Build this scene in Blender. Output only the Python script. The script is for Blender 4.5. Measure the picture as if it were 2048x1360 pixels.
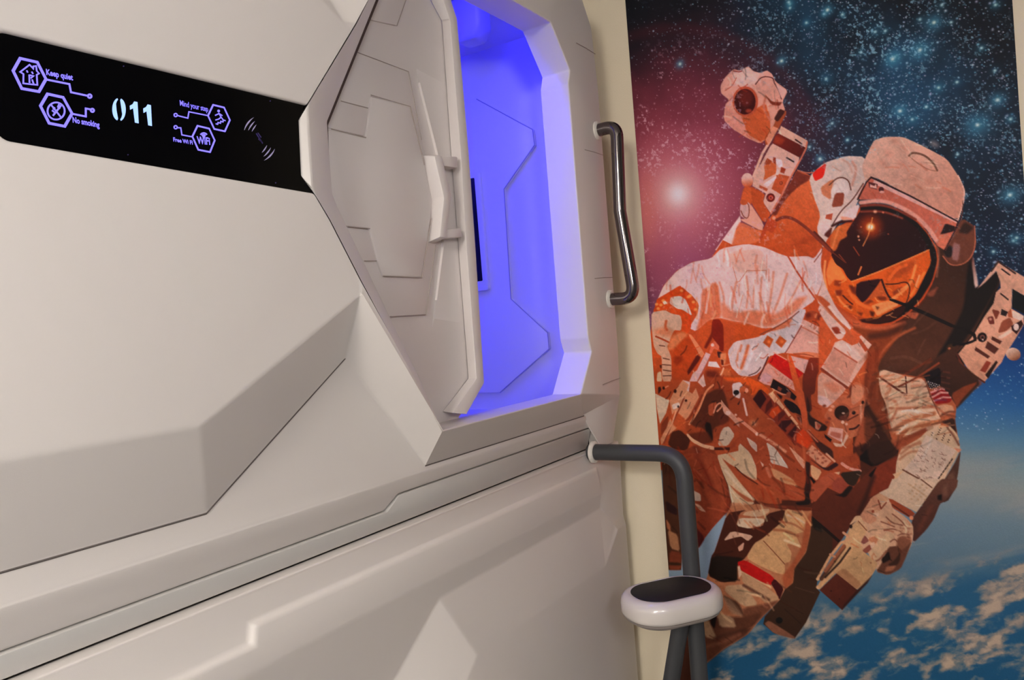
import bpy, bmesh, math, random
import numpy as np
from mathutils import Vector, Matrix

for _o in list(bpy.data.objects):
    bpy.data.objects.remove(_o)
scene = bpy.context.scene
COL = scene.collection

# ------------------------------------------------------------------ camera
FPX = 1530.0                                   # focal length in pixels of the 2048 px frame
YAW = math.atan(989 / FPX)
PITCH = math.radians(1.25)
ROLL = math.atan(.080)
CAM = np.array([0.0, -0.85, 1.5])
FW = np.array([math.cos(PITCH) * math.cos(YAW), math.cos(PITCH) * math.sin(YAW), -math.sin(PITCH)])
_r = np.cross(FW, [0, 0, 1]); _r /= np.linalg.norm(_r)
_u = np.cross(_r, FW)
RT = math.cos(ROLL) * _r - math.sin(ROLL) * _u
UP = math.cos(ROLL) * _u + math.sin(ROLL) * _r
cd = bpy.data.cameras.new('camera'); cd.sensor_width = 36; cd.lens = FPX * 36 / 2048
cd.clip_start = 0.02
cam = bpy.data.objects.new('camera', cd); COL.objects.link(cam)
cam.matrix_world = Matrix(((RT[0], UP[0], -FW[0], CAM[0]), (RT[1], UP[1], -FW[1], CAM[1]),
                           (RT[2], UP[2], -FW[2], CAM[2]), (0, 0, 0, 1)))
scene.camera = cam

# ------------------------------------------------------------------ world, exposure
wd = bpy.data.worlds.new('world'); scene.world = wd; wd.use_nodes = True
wd.node_tree.nodes['Background'].inputs[0].default_value = (.9, .92, 1, 1)
wd.node_tree.nodes['Background'].inputs[1].default_value = .05
scene.view_settings.view_transform = 'Standard'
scene.view_settings.look = 'None'
scene.view_settings.gamma = 1
scene.view_settings.use_curve_mapping = False
scene.view_settings.exposure = 0.0
LAMP_SPOTS = [(-2.0, -1.08), (-3.3, -1.08), (-4.6, -1.08)]   # ceiling lamps down the corridor
LAMP_POWER = 84.0
FILL_LAMP = (-.35, -1.50, 1.85)                     # unseen lamp added across the corridor to fill the pod fronts
FILL_POWER = 54.0
BLUE_POWER = 60.0
PRINT_GAIN = 1.2


# ------------------------------------------------------------------ pixel -> place
def ray(px, py):
    return FW * FPX + RT * (px - 1024) - UP * (py - 680)


def W(px, py, Y):                               # point on the plane y = Y (pod fronts)
    v = ray(px, py); p = CAM + v * ((Y - CAM[1]) / v[1])
    return (p[0], Y, p[2])


def EX(px, py, X):                              # point on the plane x = X (end wall, inner end wall)
    v = ray(px, py); p = CAM + v * ((X - CAM[0]) / v[0])
    return (X, p[1], p[2])


# ------------------------------------------------------------------ helpers
def lin(c):
    return tuple(((x / 255) / 12.92 if x / 255 <= .04045 else ((x / 255 + .055) / 1.055) ** 2.4) for x in c)


def material(name, rgb, rough=.5, metal=0.0, bump=0.0, bscale=900, var=0.0, coat=0.0):
    m = bpy.data.materials.new(name); m.use_nodes = True
    nt = m.node_tree; b = nt.nodes['Principled BSDF']
    c = lin(rgb) + (1,)
    b.inputs['Base Color'].default_value = c
    b.inputs['Roughness'].default_value = rough
    b.inputs['Metallic'].default_value = metal
    b.inputs['Coat Weight'].default_value = coat
    if bump or var:
        tc = nt.nodes.new('ShaderNodeTexCoord')
    if bump:
        n = nt.nodes.new('ShaderNodeTexNoise'); n.inputs['Scale'].default_value = bscale; n.inputs['Detail'].default_value = 2
        nt.links.new(tc.outputs['Object'], n.inputs['Vector'])
        bp = nt.nodes.new('ShaderNodeBump'); bp.inputs['Strength'].default_value = bump; bp.inputs['Distance'].default_value = .001
        nt.links.new(n.outputs['Fac'], bp.inputs['Height']); nt.links.new(bp.outputs['Normal'], b.inputs['Normal'])
    if var:
        n2 = nt.nodes.new('ShaderNodeTexNoise'); n2.inputs['Scale'].default_value = 3.0; n2.inputs['Detail'].default_value = 5
        nt.links.new(tc.outputs['Object'], n2.inputs['Vector'])
        mx = nt.nodes.new('ShaderNodeMix'); mx.data_type = 'RGBA'
        mx.inputs[6].default_value = tuple(v * (1 - var) for v in c[:3]) + (1,)
        mx.inputs[7].default_value = tuple(min(1, v * (1 + var)) for v in c[:3]) + (1,)
        nt.links.new(n2.outputs['Fac'], mx.inputs[0]); nt.links.new(mx.outputs[2], b.inputs['Base Color'])
    return m


def emitter(name, rgb, strength):
    m = bpy.data.materials.new(name); m.use_nodes = True
    nt = m.node_tree; b = nt.nodes['Principled BSDF']
    b.inputs['Base Color'].default_value = (.02, .02, .02, 1)
    b.inputs['Emission Color'].default_value = tuple(rgb) + (1,)
    b.inputs['Emission Strength'].default_value = strength
    return m


M = dict(
    shell=material('white_moulded_plastic', (226, 219, 215), .42, bump=.10, bscale=1400, var=.012),
    frame=material('white_frame_plastic', (226, 219, 215), .40, bump=.10, bscale=1400, var=.012),
    door=material('white_door_plastic', (226, 218, 216), .38, bump=.12, bscale=1400, var=.012),
    inner=material('white_liner_plastic', (225, 222, 225), .35, bump=.05, bscale=1400),
    strip=material('grey_white_strip_plastic', (202, 199, 196), .45, bump=.08, bscale=1400),
    dark=material('dark_gap_shade', (28, 26, 26), .8, bump=.1),
    glass=material('black_acrylic', (4, 4, 6), .16, var=.05),
    tvblack=material('black_screen_glass', (5, 5, 8), .12, var=.05),
    chrome=material('polished_chrome', (122, 115, 114), .10, 1.0, bump=.01, bscale=300),
    tube=material('charcoal_painted_tube', (62, 63, 66), .5, bump=.15, bscale=1200, var=.03),
    collar=material('white_collar_plastic', (228, 222, 214), .4, bump=.03),
    step=material('white_gloss_step_plastic', (216, 208, 203), .22, bump=.02, bscale=600, coat=.4),
    pad=material('black_tread_rubber', (10, 10, 11), .55, bump=.35, bscale=1500),
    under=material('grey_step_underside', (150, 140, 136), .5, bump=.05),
    wall=material('cream_wall_paint', (242, 228, 202), .8, bump=.5, bscale=420, var=.02),
    plain=material('greige_wall_paint', (150, 148, 146), .85, bump=.3, bscale=300, var=.02),
    ceil=material('white_ceiling_paint', (232, 228, 220), .85, bump=.2, bscale=300, var=.02),
    floor=material('grey_vinyl_floor', (80, 78, 76), .5, bump=.2, bscale=200, var=.08),
    led=emitter('blue_led_print', (.20, .16, 1.0), 1.7),
    num=emitter('cyan_led_digits', (.32, .50, 1.0), 1.6),
    print=material('pale_violet_print', (176, 168, 214), .5, bump=.02),
    faint=material('dim_violet_print', (60, 48, 110), .5, bump=.02),
    blueled=emitter('blue_led_strip', (.030, .026, 1.0), BLUE_POWER),
    lamp=emitter('warm_lamp_diffuser', (1.0, .94, .85), LAMP_POWER),
    fill_glow=emitter('fill_lamp_diffuser', (1.0, .985, .97), FILL_POWER),
    lamprim=material('white_lamp_housing', (225, 225, 222), .4, bump=.02),
)


M['glass'].node_tree.nodes['Principled BSDF'].inputs['Specular IOR Level'].default_value = .12


def tag(o, label=None, cat=None, group=None, kind=None):
    if label: o['label'] = label
    if cat: o['category'] = cat
    if group: o['group'] = group
    if kind: o['kind'] = kind
    return o


def empty(name, loc):
    o = bpy.data.objects.new(name, None); o.location = loc; o.empty_display_size = .05
    COL.objects.link(o); return o


def link(o, parent=None):
    COL.objects.link(o)
    if parent is not None:
        o.parent = parent
        p = parent; t = Vector((0, 0, 0))
        while p is not None:
            if p.type == 'EMPTY': t += Vector(p.location)
            p = p.parent
        o.matrix_parent_inverse = Matrix.Translation(-t) if parent.type == 'EMPTY' else Matrix.Identity(4)
    return o


def finish(me, mat, smooth=30):
    me.materials.append(mat)
    if smooth:
        me.polygons.foreach_set('use_smooth', [True] * len(me.polygons))
        try: me.set_sharp_from_angle(angle=math.radians(smooth))
        except Exception: pass
    me.update()


def poly_mesh(name, faces, mat, parent=None, bevel=0.0, seg=3, limit=14, flip_to=None):
    """faces: lists of (x, y, z); shared corners are welded; bevel rounds the edges."""
    bm = bmesh.new(); vs = {}
    def v(p):
        k = tuple(round(c, 4) for c in p)
        if k not in vs: vs[k] = bm.verts.new(p)
        return vs[k]
    for f in faces:
        loop = []
        for p in f:
            q = v(p)
            if q not in loop: loop.append(q)
        if len(loop) > 2:
            try: bm.faces.new(loop)
            except ValueError: pass
    bmesh.ops.recalc_face_normals(bm, faces=bm.faces)
    if flip_to is not None:                      # open shells: make the sheet face a direction
        s = sum((f.normal.dot(Vector(flip_to)) * f.calc_area() for f in bm.faces))
        if s < 0: bmesh.ops.reverse_faces(bm, faces=bm.faces)
    me = bpy.data.meshes.new(name); 
    if bevel:
        es = [e for e in bm.edges if len(e.link_faces) == 2 and e.calc_face_angle(0) > math.radians(limit)]
        bmesh.ops.bevel(bm, geom=es, offset=bevel, segments=seg, affect='EDGES', profile=.5, clamp_overlap=True)
    bmesh.ops.triangulate(bm, faces=[f for f in bm.faces if len(f.verts) > 4])
    bm.to_mesh(me); bm.free()
    finish(me, mat, 32)
    o = bpy.data.objects.new(name, me)
    return link(o, parent)


def plate(name, outline, depth, mat, parent=None, bevel=0.0, seg=2, axis=(0, 1, 0), taper=0.0):
    """outline: 3D points of the front face; extruded along axis by depth."""
    bm = bmesh.new()
    a = Vector(axis)
    c = sum((Vector(p) for p in outline), Vector()) / len(outline)
    fr = [bm.verts.new(p) for p in outline]
    bk = [bm.verts.new(Vector(p) + a * depth + (Vector(p) - c) * taper) for p in outline]
    n = len(outline)
    bm.faces.new(fr); bm.faces.new(bk[::-1])
    for i in range(n): bm.faces.new((fr[i], bk[i], bk[(i + 1) % n], fr[(i + 1) % n]))
    bmesh.ops.recalc_face_normals(bm, faces=bm.faces)
    if bevel:
        bmesh.ops.bevel(bm, geom=list(bm.edges), offset=bevel, segments=seg, affect='EDGES', profile=.5, clamp_overlap=True)
    bmesh.ops.triangulate(bm, faces=[f for f in bm.faces if len(f.verts) > 4])
    me = bpy.data.meshes.new(name); bm.to_mesh(me); bm.free(); finish(me, mat, 32)
    return link(bpy.data.objects.new(name, me), parent)


def box(name, lo, hi, mat, parent=None, bevel=0.0):
    x0, y0, z0 = lo; x1, y1, z1 = hi
    return plate(name, [(x0, y0, z0), (x1, y0, z0), (x1, y0, z1), (x0, y0, z1)], y1 - y0, mat, parent, bevel)


def fillet(pts, r, n=8):
    P = [Vector(p) for p in pts]; out = [P[0]]
    for i in range(1, len(P) - 1):
        a, b, c = P[i - 1], P[i], P[i + 1]
        d1 = (a - b).normalized(); d2 = (c - b).normalized()
        ang = d1.angle(d2); t = min(r / math.tan(ang / 2), (a - b).length * .48, (c - b).length * .48)
        p0 = b + d1 * t; p1 = b + d2 * t
        for k in range(n + 1):
            s = k / n
            out.append(p0 * (1 - s) ** 2 + b * 2 * s * (1 - s) + p1 * s * s)
    out.append(P[-1]); return out


def tube(name, pts, r, mat, parent=None, seg=20):
    P = [Vector(p) for p in pts]; bm = bmesh.new(); rings = []
    t0 = (P[1] - P[0]).normalized()
    nrm = t0.orthogonal().normalized()
    for i, p in enumerate(P):
        t = (P[min(i + 1, len(P) - 1)] - P[max(i - 1, 0)]).normalized()
        nrm = (nrm - t * nrm.dot(t)).normalized(); bn = t.cross(nrm)
        rings.append([bm.verts.new(p + (nrm * math.cos(2 * math.pi * k / seg) + bn * math.sin(2 * math.pi * k / seg)) * r) for k in range(seg)])
    for a, b in zip(rings, rings[1:]):
        for k in range(seg): bm.faces.new((a[k], a[(k + 1) % seg], b[(k + 1) % seg], b[k]))
    bm.faces.new(rings[0][::-1]); bm.faces.new(rings[-1])
    bmesh.ops.recalc_face_normals(bm, faces=bm.faces)
    me = bpy.data.meshes.new(name); bm.to_mesh(me); bm.free(); finish(me, mat, 40)
    return link(bpy.data.objects.new(name, me), parent)


def lathe(name, profile, center, axis, mat, parent=None, seg=32):
    """profile: (radius, height along axis)."""
    a = Vector(axis).normalized(); n = a.orthogonal().normalized(); b = a.cross(n); c = Vector(center)
    bm = bmesh.new(); rings = []
    for r, h in profile:
        rings.append([bm.verts.new(c + a * h + (n * math.cos(2 * math.pi * k / seg) + b * math.sin(2 * math.pi * k / seg)) * r) for k in range(seg)])
    for p, q in zip(rings, rings[1:]):
        for k in range(seg): bm.faces.new((p[k], p[(k + 1) % seg], q[(k + 1) % seg], q[k]))
    bm.faces.new(rings[0][::-1]); bm.faces.new(rings[-1])
    bmesh.ops.recalc_face_normals(bm, faces=bm.faces)
    me = bpy.data.meshes.new(name); bm.to_mesh(me); bm.free(); finish(me, mat, 35)
    return link(bpy.data.objects.new(name, me), parent)


# ------------------------------------------------------------------ the room
XL, XR, XE = -.45, 1.80, 1.84                   # pod ends and the end wall
YB = -1.50                                      # opposite wall of the corridor
ZC = 2.50
def struct(name, lo, hi, mat):
    return tag(box(name, lo, hi, mat), kind='structure')
struct('floor', (-6.1, YB - .1, -.1), (XE + .1, 1.3, 0), M['floor'])
struct('ceiling', (-6.1, YB - .1, ZC), (XE + .1, 1.3, ZC + .1), M['ceil'])
struct('wall_right', (XE, YB, 0), (XE + .1, 1.2, ZC), M['wall'])
struct('wall_back', (-6.0, YB - .1, 0), (XE, YB, ZC), M['plain'])
struct('wall_left', (-6.1, YB, 0), (-6.0, 1.2, ZC), M['plain'])
struct('wall_front', (-6.0, 1.2, 0), (XE, 1.3, ZC), M['plain'])
struct('trim_1', (-6.0, .03, 2.36), (XE, 1.2, ZC), M['plain'])
struct('trim_2', (-6.0, .03, 0), (XL - .02, 1.2, 2.36), M['plain'])

# ------------------------------------------------------------------ upper pod
U = -.06
BASE = (.675, .55, 1.178)
pod = empty('sleeping_pod', BASE)
tag(pod, 'upper white capsule pod with open door, blue lit inside and number display', 'sleeping pod', 'stacked capsule pods')

def mz(z, c=1.76): return 2 * c - z
a0, a1, a2 = (XL, U, 1.410), (.544, U, 1.410), (.826, U, 1.561)
b0, b1, b2 = (XL, 0, 1.294), (.582, 0, 1.294), (.842, 0, 1.467)
g1, g1b = (.826, U, 1.581), (.775, U, 1.665)
PBR, PBL, PL1 = (.749, U, 1.701), (.365, U, 1.713), (.340, U, 1.733)
PL2, PTL, PTR = (.340, U, 1.793), (.370, U, 1.8175), (.751, U, 1.822)
TI1, TI2 = (.735, U, 1.724), (.739, U, 1.799)
L0, L0t = (.991, U, 1.333), (.991, U, 2.143)
cB, cT = (1.009, 0, 1.268), (1.009, 0, 2.208)
a1t, a2t, g1t = (.544, U, 2.11), (.838, U, 1.959), (.861, U, 1.963)
b1t, b2t = (.582, 0, 2.226), (.842, 0, 2.053)
a0t, b0t = (XL, U, 2.11), (XL, 0, 2.226)
RD = .004                                       # how deep the display sits
def dn(p, d): return (p[0], p[1] + d, p[2])
panel_loop = [PL1, PBL, PBR, TI1, TI2, PTR, PTL, PL2]
seam = lambda z, y: (XL, y, z)
faces = [
    [a0, a1, a2, g1, g1b, PBR, PBL, PL1, (XL, U, 1.733)],
    [(XL, U, 1.733), PL1, PL2, (XL, U, 1.793)],
    [(XL, U, 1.793), PL2, PTL, PTR, g1t, a2t, a1t, a0t],
    [a0, b0, b1, a1], [a1, b1, b2, a2],
    [a0t, a1t, b1t, b0t], [a1t, a2t, b2t, b1t],
    # bevel up to the door frame, lower and upper
    [a2, b2, cB, L0, g1], [a2t, g1t, L0t, cT, b2t],
    # recessed lower and upper skin
    [b0, (XL, 0, 1.258), (1.645, 0, 1.258), (1.60, 0, 1.268), cB, b2, b1],
    [b0t, b1t, b2t, cT, (1.60, 0, 2.208), (1.645, 0, 2.24), (XL, 0, 2.24)],
    # turned-in lower lip with the jog, and the same above
    [(XL, 0, 1.258), (XL, .014, 1.212), (.915, .014, 1.212), (.948, .010, 1.2325), (1.655, .010, 1.2325), (1.645, 0, 1.258)],
    [(XL, 0, 2.24), (1.645, 0, 2.24), (1.655, .014, 2.30), (XL, .014, 2.30)],
    [(XL, .014, 2.30), (1.655, .014, 2.30), (1.655, .03, 2.34), (XL, .03, 2.34)],
    # left end return
    [a0, (XL, U, 1.733), (XL, .4, 1.733), (XL, .4, 1.258), (XL, 0, 1.258), b0],
    [a0t, b0t, (XL, 0, 2.24), (XL, .4, 2.24), (XL, .4, 1.793), (XL, U, 1.793)],
]
for i in range(len(panel_loop)):                # sides of the display recess
    p, q = panel_loop[i], panel_loop[(i + 1) % len(panel_loop)]
    if i in (2, 3, 4): continue
    faces.append([p, q, dn(q, RD + .004), dn(p, RD + .004)])
# lower lip turned inwards at the seam
for p, q in (((XL, .014, 1.212), (.915, .014, 1.212)), ((.915, .014, 1.212), (.948, .010, 1.2325)), ((.948, .010, 1.2325), (1.655, .010, 1.2325))):
    faces.append([p, q, dn(q, .02), dn(p, .02)])
poly_mesh('front_shell', faces, M['shell'], pod, bevel=.0045, seg=3, flip_to=(0, -1, 0))

# strip under the lip
sf = [[(XL, .0105, 1.2100), (.918, .0105, 1.2100), (.951, .0105, 1.2305), (1.652, .0105, 1.2305), (1.652, .024, 1.1805), (XL, .024, 1.1805)]]
s_ = sf[0]
for i in range(6):
    p, q = s_[i], s_[(i + 1) % 6]; sf.append([p, q, dn(q, .02), dn(p, .02)])
poly_mesh('lower_strip', sf, M['strip'], pod, bevel=.0012, seg=2, flip_to=(0, -1, 0))
box('gap_shade_backing', (XL, .028, 1.183), (1.70, .032, 1.25), M['dark'], pod)  # dark sheets added behind the gaps so they read as shade
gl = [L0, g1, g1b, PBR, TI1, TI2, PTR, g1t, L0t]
poly_mesh('gap_shade_backing', [[(p[0] - .004, -.040, p[2]), (p[0] + .005, -.040, p[2]), (q[0] + .005, -.040, q[2]), (q[0] - .004, -.040, q[2])] for p, q in zip(gl, gl[1:])], M['dark'], pod, flip_to=(0, -1, 0))

# ---- door frame: left strip, bottom bevel, right column, reveal
G = .0018
R0, R1, R2 = (1.483, U, 1.333), (1.551, U, 1.422), (1.538, U, 1.453)
R3, R4, R5 = (1.538, U, 2.024), (1.551, U, 2.057), (1.478, U, 2.143)
dB, dT = (1.600, 0, 1.268), (1.565, -.036, 2.255)
Yi = -.042
I1, I2, I3 = (.812, Yi, 1.690), (.804, Yi, 1.708), (.806, Yi, 1.812)
I0a = (.952, -.050, 1.428); I0b = (.905, -.046, 1.517)
I3a = (.940, -.050, 2.046)
def sh(p, dx, y=None): return (p[0] + dx, p[1] if y is None else y, p[2])
o_g1, o_g1b = sh(g1, G * 1.2), sh(g1b, G * 1.2)
o_pbr, o_t1, o_t2, o_ptr, o_gt = sh(PBR, G), sh(TI1, .0), sh(TI2, .0), sh(PTR, G), sh(g1t, G * 1.2)
k1, k2 = W(624, 374, U), W(615, 228, U)
k1, k2 = (k1[0], U - .001, k1[2]), (k2[0], U - .001, k2[2])
oa1, oa2 = (1.702, -.050, 1.305), (1.712, -.050, 1.425)
oa3, oa4, oa5 = (1.712, -.050, 2.055), (1.700, -.050, 2.195), (1.672, -.046, 2.255)
lo1, lo2 = (1.738, -.004, 1.182), (1.668, -.006, 1.182)
fr = [
    [L0, I0a, I0b, o_g1], [I0b, I1, o_g1b, o_g1], [I1, I2, k1, o_pbr, o_g1b],
    [I2, I3, k2, k1], [I3, o_gt, o_ptr, k2], [I3, I3a, L0t, o_gt],
    [o_pbr, k1, k2, o_ptr, (o_t2[0], U + .006, o_t2[2]), (o_t1[0], U + .006, o_t1[2])],
    [L0, R0, dB, cB], [L0t, cT, dT, R5],
    [R0, R1, oa2, oa1], [R0, oa1, lo1, lo2, dB], [R1, R2, R3, R4, oa3, oa2],
    [R4, R5, dT, oa5, oa4, oa3], [dT, (1.565, .014, 2.30), (1.69, .014, 2.30), oa5], [cT, (1.009, .014, 2.30), (1.565, .014, 2.30), dT],
    # outer side of the column, back to the end wall side
    [oa1, oa2, (1.79, .03, 1.425), (1.79, .03, 1.29)], [oa2, oa3, (1.79, .03, 2.055), (1.79, .03, 1.425)],
    [oa3, oa4, (1.79, .03, 2.21), (1.79, .03, 2.055)], [oa4, oa5, (1.69, .014, 2.30), (1.79, .03, 2.34), (1.79, .03, 2.21)],
    [lo1, oa1, (1.79, .03, 1.29), (1.79, .03, 1.182)],
    [lo2, dB, (1.655, .02, 1.2325), (1.655, .02, 1.182)],
]
loop = [L0, R0, R1, R2, R3, R4, R5, L0t, I3a, I3, I2, I1, I0b, I0a]
RV = .012
for i in range(len(loop)):
    p, q = loop[i], loop[(i + 1) % len(loop)]
    fr.append([p, q, (q[0], RV, q[2]), (p[0], RV, p[2])])
frame = poly_mesh('door_frame', fr, M['frame'], pod, bevel=.0042, seg=3, flip_to=(0, -1, 0))
# fine dark lines paint the crease shade where the mouldings meet
M['crease_shade'] = material('grey_crease_shade', (96, 88, 86), .8, bump=.05)
M['crease_shade2'] = material('pale_crease_shade', (168, 154, 148), .8, bump=.05)
tube('joint_shade_line', [b0, b1, b2], .0016, M['crease_shade'], pod, 8)
tube('joint_shade_line', [cB, dB], .0014, M['crease_shade'], pod, 8)
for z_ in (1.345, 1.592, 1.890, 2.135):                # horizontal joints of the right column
    tube('joint_shade_line', [(1.600, -.0565, z_ - .004), (1.655, -.0535, z_ - .001), (1.7105, -.0500, z_)], .0008, M['crease_shade2'], pod, 8)
# dark seal along the upper left of the opening
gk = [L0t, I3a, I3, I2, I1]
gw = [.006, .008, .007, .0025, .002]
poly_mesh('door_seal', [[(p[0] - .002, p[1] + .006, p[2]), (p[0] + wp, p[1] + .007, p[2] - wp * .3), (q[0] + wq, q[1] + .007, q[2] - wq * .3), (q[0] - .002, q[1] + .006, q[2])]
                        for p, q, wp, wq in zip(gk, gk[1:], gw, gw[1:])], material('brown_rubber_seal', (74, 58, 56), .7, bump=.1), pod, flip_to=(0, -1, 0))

# ---- pod body behind the front (closes the sides and the top)
poly_mesh('body', [
    [(1.79, .03, 1.182), (1.79, 1.12, 1.182), (1.79, 1.12, 2.34), (1.79, .03, 2.34)],
    [(XL, .03, 2.34), (1.79, .03, 2.34), (1.79, 1.12, 2.34), (XL, 1.12, 2.34)],
    [(XL, .03, 1.182), (XL, 1.12, 1.182), (XL, 1.12, 2.34), (XL, .03, 2.34)],
    [(XL, 1.12, 1.182), (1.79, 1.12, 1.182), (1.79, 1.12, 2.34), (XL, 1.12, 2.34)],
    [(XL, .03, 1.182), (1.79, .03, 1.182), (1.79, 1.12, 1.182), (XL, 1.12, 1.182)],
], M['shell'], pod)

# ---- inside
XI, YI, ZF, ZT = 1.72, 1.08, 1.27, 2.30
Zf = 2.232                                       # where the end wall folds into the sloping roof
poly_mesh('liner', [
    [(XL + .04, .016, ZF), (XI, .016, ZF), (XI, YI, ZF), (XL + .04, YI, ZF)],
    [(XL + .04, YI, ZF), (XI, YI, ZF), (XI, YI, ZT), (XL + .04, YI, ZT)],
    [(XL + .04, .016, ZF), (XL + .04, YI, ZF), (XL + .04, YI, ZT), (XL + .04, .016, ZT)],
    [(XL + .04, .016, ZT), (1.60, .016, ZT), (1.60, YI, ZT), (XL + .04, YI, ZT)],
    [(1.60, .016, ZT), (XI, .016, Zf), (XI, YI, Zf), (1.60, YI, ZT)],
    [(XI, .016, ZF), (XI, YI, ZF), (XI, YI, Zf), (XI, .016, Zf)],
    # inner face of the front wall around the opening
    [(XL + .04, .016, ZF), (.78, .016, ZF), (.78, .016, ZT), (XL + .04, .016, ZT)],
    [(.78, .016, 2.158), (1.60, .016, 2.158), (1.60, .016, ZT), (.78, .016, ZT)],
    [(.78, .016, ZF), (1.57, .016, ZF), (1.57, .016, 1.318), (.78, .016, 1.318)],
    [(1.566, .016, 1.318), (1.60, .016, 1.318), (1.60, .016, 2.158), (1.566, .016, 2.158)],
    [(1.57, .016, ZF), (XI, .016, ZF), (XI, .016, Zf), (1.60, .016, ZT), (1.60, .016, 1.318), (1.57, .016, 1.318)],
], M['inner'], pod)
# moulded panel on the inner end wall (its edge is the zigzag line)
zig = [(953, 198), (1065, 259), (1069, 290), (1008, 378), (1022, 598), (1095, 665), (1098, 698), (1000, 785)]
zp = [EX(x, y, XI - .012) for x, y in zig]
zp = zp + [(XI - .012, 1.0 - p[1], p[2]) for p in zp[::-1]]
plate('end_panel', zp, .012, M['inner'], pod, bevel=.002, axis=(1, 0, 0))
M['zig'] = material('slate_groove_shade', (158, 156, 176), .6, bump=.05)  # darker line paints groove shade along the panel edge
tube('groove_shade_line', [EX(x, y, XI - .0122) for x, y in zig], .0014, M['zig'], pod, 6)
# lamp fitting under the sloping roof
lamp = plate('reading_lamp', [(1.535, .165, 2.297), (1.535, .255, 2.297), (1.535, .255, 2.215), (1.535, .235, 2.190), (1.535, .185, 2.190), (1.535, .165, 2.215)], .06, M['inner'], pod, bevel=.010, seg=3, axis=(1, 0, 0))
tag(lamp, 'rounded lamp housing under the pod roof')
box('led_strip', (.60, .055, 2.278), (1.45, .085, 2.288), M['blueled'], pod, .003)
box('led_strip', (.60, .96, 2.278), (1.45, .99, 2.288), M['blueled'], pod, .003)

tv = empty('television', (XI - .008, .58, 1.58))
tag(tv, 'small black television screen on the blue lit wall inside the pod', 'television')
y0 = EX(969, 480, XI - .024)[1]; zt, zb = 1.915, 1.594
def rrect(y0, y1, z0, z1, r, X, n=5):
    out = []
    for cy, cz, s in ((y1 - r, z1 - r, 0), (y0 + r, z1 - r, 1), (y0 + r, z0 + r, 2), (y1 - r, z0 + r, 3)):
        for k in range(n + 1):
            t = math.pi / 2 * (s + k / n)
            out.append((X, cy + r * math.cos(t), cz + r * math.sin(t)))
    return out
plate('bezel', rrect(y0, y0 + .50, zb, zt, .008, XI - .025), .012, M['inner'], tv, bevel=.0015, axis=(1, 0, 0))
plate('screen', rrect(y0 + .016, y0 + .484, zb + .026, zt - .018, .003, XI - .0256), .003, M['tvblack'], tv, axis=(1, 0, 0))

# ---- sliding door
DY = .010                                        # door skin
RY = -.018                                        # raised rim
DB = (1.165, DY, 1.352)
door_root = poly_mesh('sliding_door', [
    [(.60, DY, 1.31), (1.10, DY, 1.31), (1.212, DY, 1.395), (1.212, DY, 2.088), (1.10, DY, 2.165), (.60, DY, 2.165)],
    [(.60, DY + .02, 1.31), (1.10, DY + .02, 1.31), (1.212, DY + .02, 1.395), (1.212, DY + .02, 2.088), (1.10, DY + .02, 2.165), (.60, DY + .02, 2.165)],
    [(.60, DY, 1.31), (1.10, DY, 1.31), (1.10, DY + .02, 1.31), (.60, DY + .02, 1.31)],
    [(.60, DY, 2.165), (1.10, DY, 2.165), (1.10, DY + .02, 2.165), (.60, DY + .02, 2.165)],
    [(.60, DY, 1.31), (.60, DY, 2.165), (.60, DY + .02, 2.165), (.60, DY + .02, 1.31)],
    [(1.10, DY, 1.31), (1.212, DY, 1.395), (1.212, DY + .02, 1.395), (1.10, DY + .02, 1.31)],
    [(1.212, DY, 1.395), (1.212, DY, 2.088), (1.212, DY + .02, 2.088), (1.212, DY + .02, 1.395)],
    [(1.212, DY, 2.088), (1.10, DY, 2.165), (1.10, DY + .02, 2.165), (1.212, DY + .02, 2.088)],
], M['door'], pod, bevel=.003)
tag(door_root, 'white moulded sliding door standing half open')
# rim along the leading edge: bright bevel facing left, flat front, return
def rimpt(px, py, Y): return W(px, py, Y)
rb = [W(846, 0, DY - .001), W(884, 42, DY - .001), W(902, 300, DY - .001), W(916, 478, DY - .001), W(937, 757, DY - .001), W(886, 823, DY - .001)]
rf = [W(862, 0, RY), W(900, 40, RY), W(921, 300, RY), W(932, 478, RY), W(953, 757, RY), W(905, 826, RY)]
ro = [W(896, 0, RY), W(915, 38, RY), W(938, 300, RY), W(951, 485, RY), W(969, 766, RY), W(934, 828, RY)]
rb[0] = (1.09, DY - .001, 2.165); rf[0] = (1.115, RY, 2.165); ro[0] = (1.145, RY, 2.165)
rr = [(p[0] + .004, DY + .022, p[2]) for p in ro]
rimf = []
for A, B in ((rb, rf), (rf, ro), (ro, rr)):
    for i in range(5): rimf.append([A[i], A[i + 1], B[i + 1], B[i]])
poly_mesh('edge_rim', rimf, M['door'], door_root, bevel=.0022, seg=2, flip_to=(0, -1, 0))
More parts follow.
